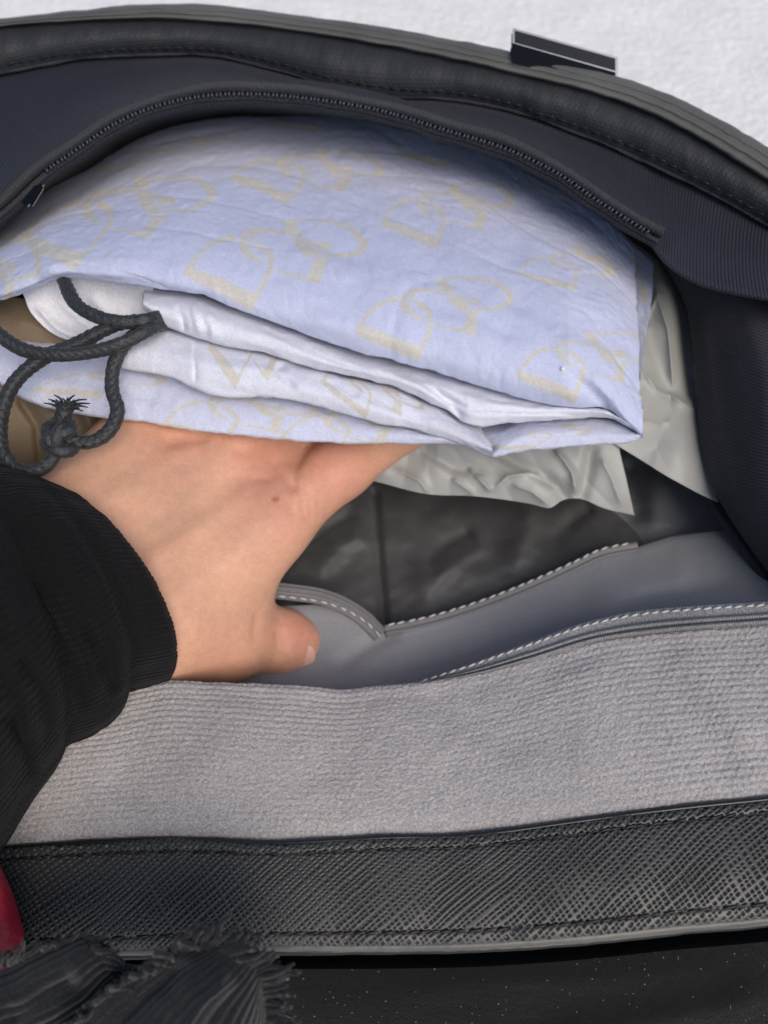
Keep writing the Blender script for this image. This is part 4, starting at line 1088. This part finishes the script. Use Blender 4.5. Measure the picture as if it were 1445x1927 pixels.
G = wrinkle(G, [([(150, 1150), (190, 1230), (214, 1312)], .0030, 16), ([(60, 1090), (120, 1160), (170, 1250), (190, 1320)], -.0016, 20), ([(0, 1040), (80, 1130), (140, 1250), (160, 1350)], .0026, 18), ([(20, 1220), (70, 1290), (98, 1420)], .0030, 16),
                ([(-20, 1180), (40, 1280), (60, 1400)], -.0024, 22), ([(0, 1330), (40, 1400), (62, 1480)], .0030, 14), ([(-60, 1300), (0, 1420), (20, 1520)], -.002, 30), ([(0, 960), (60, 1000), (120, 1080)], .0008, 30)])
def mknit(U, V, G):
    a = np.linspace(0, 2*math.pi, G.shape[1], endpoint=False)[None]*np.ones((G.shape[0], 1))
    return .00022*np.abs(np.sin(a*62 + .25*fbm(U*60, V*60, 131))) + .0003*fbm(U*120, V*120, 133)
Wd = world(G); U, V_ = metric_uv(Wd); N = grid_normals(Wd)
cen_ = Wd.mean(1, keepdims=True); outw = Wd - cen_; sgn = np.sign(np.sum(N*outw, -1, keepdims=True)); N = N*sgn
Wd = Wd + N*mknit(U, V_, G)[..., None]
me = mesh_from('sleeve', Wd.reshape(-1, 3), grid_quads(*Wd.shape[:2], True), np.stack([U, V_], -1).reshape(-1, 2))
slv = link('sleeve', me, M['knit'], hand)

# ------------------------------------------------------------------ trousers under the bag, scarf end, red strap
G = patch([[(-300, 1700, .232), (300, 1700, .230), (900, 1700, .229), (1400, 1650, .228), (1800, 1600, .228)], [(-300, 1800, .222), (300, 1800, .219), (900, 1800, .216), (1400, 1780, .214), (1800, 1740, .214)],
           [(-300, 1880, .219), (300, 1880, .214), (900, 1880, .210), (1400, 1860, .207), (1800, 1830, .207)], [(-300, 1990, .218), (300, 1990, .212), (900, 1990, .207), (1400, 1970, .203), (1800, 1950, .203)],
           [(-300, 2200, .222), (300, 2200, .215), (900, 2200, .209), (1400, 2180, .204), (1800, 2160, .204)]], 300, 150)
G = wrinkle(G, [([(700, 1870), (950, 1840), (1200, 1830), (1500, 1780)], -.0012, 50), ([(900, 1930), (1150, 1900), (1445, 1840)], .0012, 50), ([(1000, 1960), (1250, 1910), (1500, 1860)], -.0012, 50)])
sheet('trousers', G, M['trouser'], None, loc=world((723, 1900, .22)), micro=lambda U, V, G: .00012*fbm(U*1300, V*1300, 141, 2), thick=.002)
tro = bpy.data.objects['trousers']; tag(tro, 'black brushed cloth flecked with lint, below the near rim of the bag', 'trousers')
# lint: flecks lying on the cloth
lv, lf = [], []
Gt = world(G); Nt_ = grid_normals(Gt)
for k in range(260):
    i = random.randint(30, 110); j = random.randint(95, 250)
    if Gt[i, j, 2] < -1: continue
    p = Gt[i, j] + Nt_[i, j]*.0006; a = random.uniform(0, 6.28); L = random.choice([.00012]*6 + [.00016]*4 + [.0002]*3 + [.0007]); w2 = L*.8 if L < .0003 else .00006
    e = np.array([math.cos(a), math.sin(a), 0]); e -= Nt_[i, j]*np.dot(e, Nt_[i, j]); e /= np.linalg.norm(e); f = np.cross(Nt_[i, j], e)
    b = len(lv)
    for s_x, s_y, s_z in ((-1, 0, 0), (0, -1, 0), (0, 0, 1), (0, 1, 0), (1, 0, 0)): lv.append(p + e*L*s_x + f*w2*s_y + Nt_[i, j]*w2*s_z)
    lf += [(b, b+1, b+2), (b, b+2, b+3), (b+1, b+4, b+2), (b+2, b+4, b+3)]
me = bpy.data.meshes.new('lint'); me.from_pydata([tuple(v) for v in lv], [], lf); me.update()
o = link('lint', me, M['lint'], loc=(0, 0, .15)); o['kind'] = 'stuff'; o['label'] = 'pale specks of lint on the black cloth'

sc_ = thing('scarf', tuple(world((250, 1900, .16))), 'blurred black woven scarf end with frayed fringe in the near corner', 'scarf')
def fold(name, rows, wr, seed):
    G = wrinkle(patch(rows, 220, 160), wr)
    G[..., 0] += 5*fbm(G[..., 0]/70, G[..., 1]/70, seed+11, 2); G[..., 1] += 5*fbm(G[..., 0]/70, G[..., 1]/70, seed+17, 2)
    return sheet(name, G, M['wool'], sc_, micro=lambda U, V, G: .0004*np.abs(np.sin(math.pi*(V + .00025*fbm(U*60, V*60, seed))/.0023)) + .0008*fbm(U*40, V*40, seed+3), thick=.0012)
fold('scarf_end', [[(40, 2100, .150), (90, 1980, .150), (190, 1880, .1505), (290, 1810, .1515), (370, 1775, .153)], [(150, 2100, .145), (200, 1980, .1455), (280, 1890, .147), (360, 1820, .149), (420, 1782, .152)],
             [(280, 2100, .143), (320, 1990, .1435), (380, 1910, .145), (440, 1845, .148), (468, 1808, .151)], [(400, 2100, .146), (430, 2000, .1465), (460, 1930, .148), (485, 1875, .150), (490, 1840, .152)], [(520, 2100, .154), (510, 2000, .1545), (500, 1930, .155), (500, 1880, .1555), (495, 1850, .156)]],
     [([(150, 1980), (260, 1890), (370, 1800)], .002, 26), ([(300, 2000), (380, 1900), (440, 1830)], -.002, 30)], 151)
fold('scarf_fold', [[(-200, 1900, .158), (-60, 1850, .158), (40, 1815, .1585), (110, 1785, .159), (150, 1765, .160)], [(-200, 1960, .153), (-60, 1900, .153), (50, 1850, .154), (130, 1810, .1555), (172, 1785, .157)],
              [(-200, 2040, .152), (-60, 1960, .152), (60, 1900, .153), (150, 1850, .155), (200, 1815, .157)], [(-200, 2150, .156), (-40, 2050, .156), (80, 1970, .157), (180, 1900, .158), (230, 1850, .159)]],
     [([(0, 1930), (90, 1870), (160, 1830)], .0016, 24)], 155)
EA = curve([(330, 1790, .1525), (370, 1775, .153), (420, 1782, .152), (468, 1808, .151), (490, 1840, .152), (498, 1880, .1545), (508, 1930, .155)], 78)
EC = curve([(60, 2040, .149), (100, 1970, .1495), (190, 1880, .150), (290, 1812, .151), (350, 1780, .1525)], 46)
EB = curve([(-60, 1812, .159), (40, 1798, .1588), (110, 1780, .159), (150, 1765, .160), (190, 1795, .157), (225, 1835, .158)], 60)
for E_, scale in ((EA, 1.9), (EB, 1.0), (EC, .7)):
    for k in range(len(E_)):
        t = k/(len(E_)-1); b0_ = E_[k] + np.array([random.uniform(-5, 5), random.uniform(-5, 5), random.uniform(-.0008, .0008)])
        dr = np.array([np.interp(t, [0, .4, 1], [.35, .8, .9]), np.interp(t, [0, .4, 1], [-.9, -.5, .35])])
        L = random.uniform(16, 46)*scale*np.interp(t, [0, .3, 1], [.5, .8, 1.1])
        p0 = b0_ + np.array([-dr[0]*16, -dr[1]*16, .0003])
        p1 = b0_ + np.array([dr[0]*L*.5 + random.uniform(-6, 6), dr[1]*L*.5 + random.uniform(-6, 6), random.uniform(-.001, .001)])
        p2 = b0_ + np.array([dr[0]*L + random.uniform(-12, 12), dr[1]*L + random.uniform(-12, 12), random.uniform(-.001, .002)])
        tube('fringe_strand', world(hermite(np.stack([p0, p1, p2]), 9)), np.linspace(.0008, .0003, 9), M['wool'], sc_, seg=6)

G = patch([[(-160, 1560, .196), (-60, 1580, .193), (-20, 1605, .191), (0, 1625, .191)], [(-160, 1600, .183), (-60, 1630, .180), (2, 1655, .180), (24, 1680, .184)], [(-160, 1680, .178), (-60, 1700, .1755), (10, 1715, .177), (42, 1740, .183)],
           [(-160, 1780, .178), (-60, 1785, .176), (14, 1790, .178), (50, 1795, .184)], [(-160, 1900, .182), (-60, 1900, .181), (10, 1890, .183), (50, 1880, .190)]], 60, 80)
sheet('red_strap', G, M['red'], None, loc=world((-40, 1750, .185)), thick=.003)
tag(bpy.data.objects['red_strap'], 'dark red leather piece at the end of the near rim', 'leather strap')
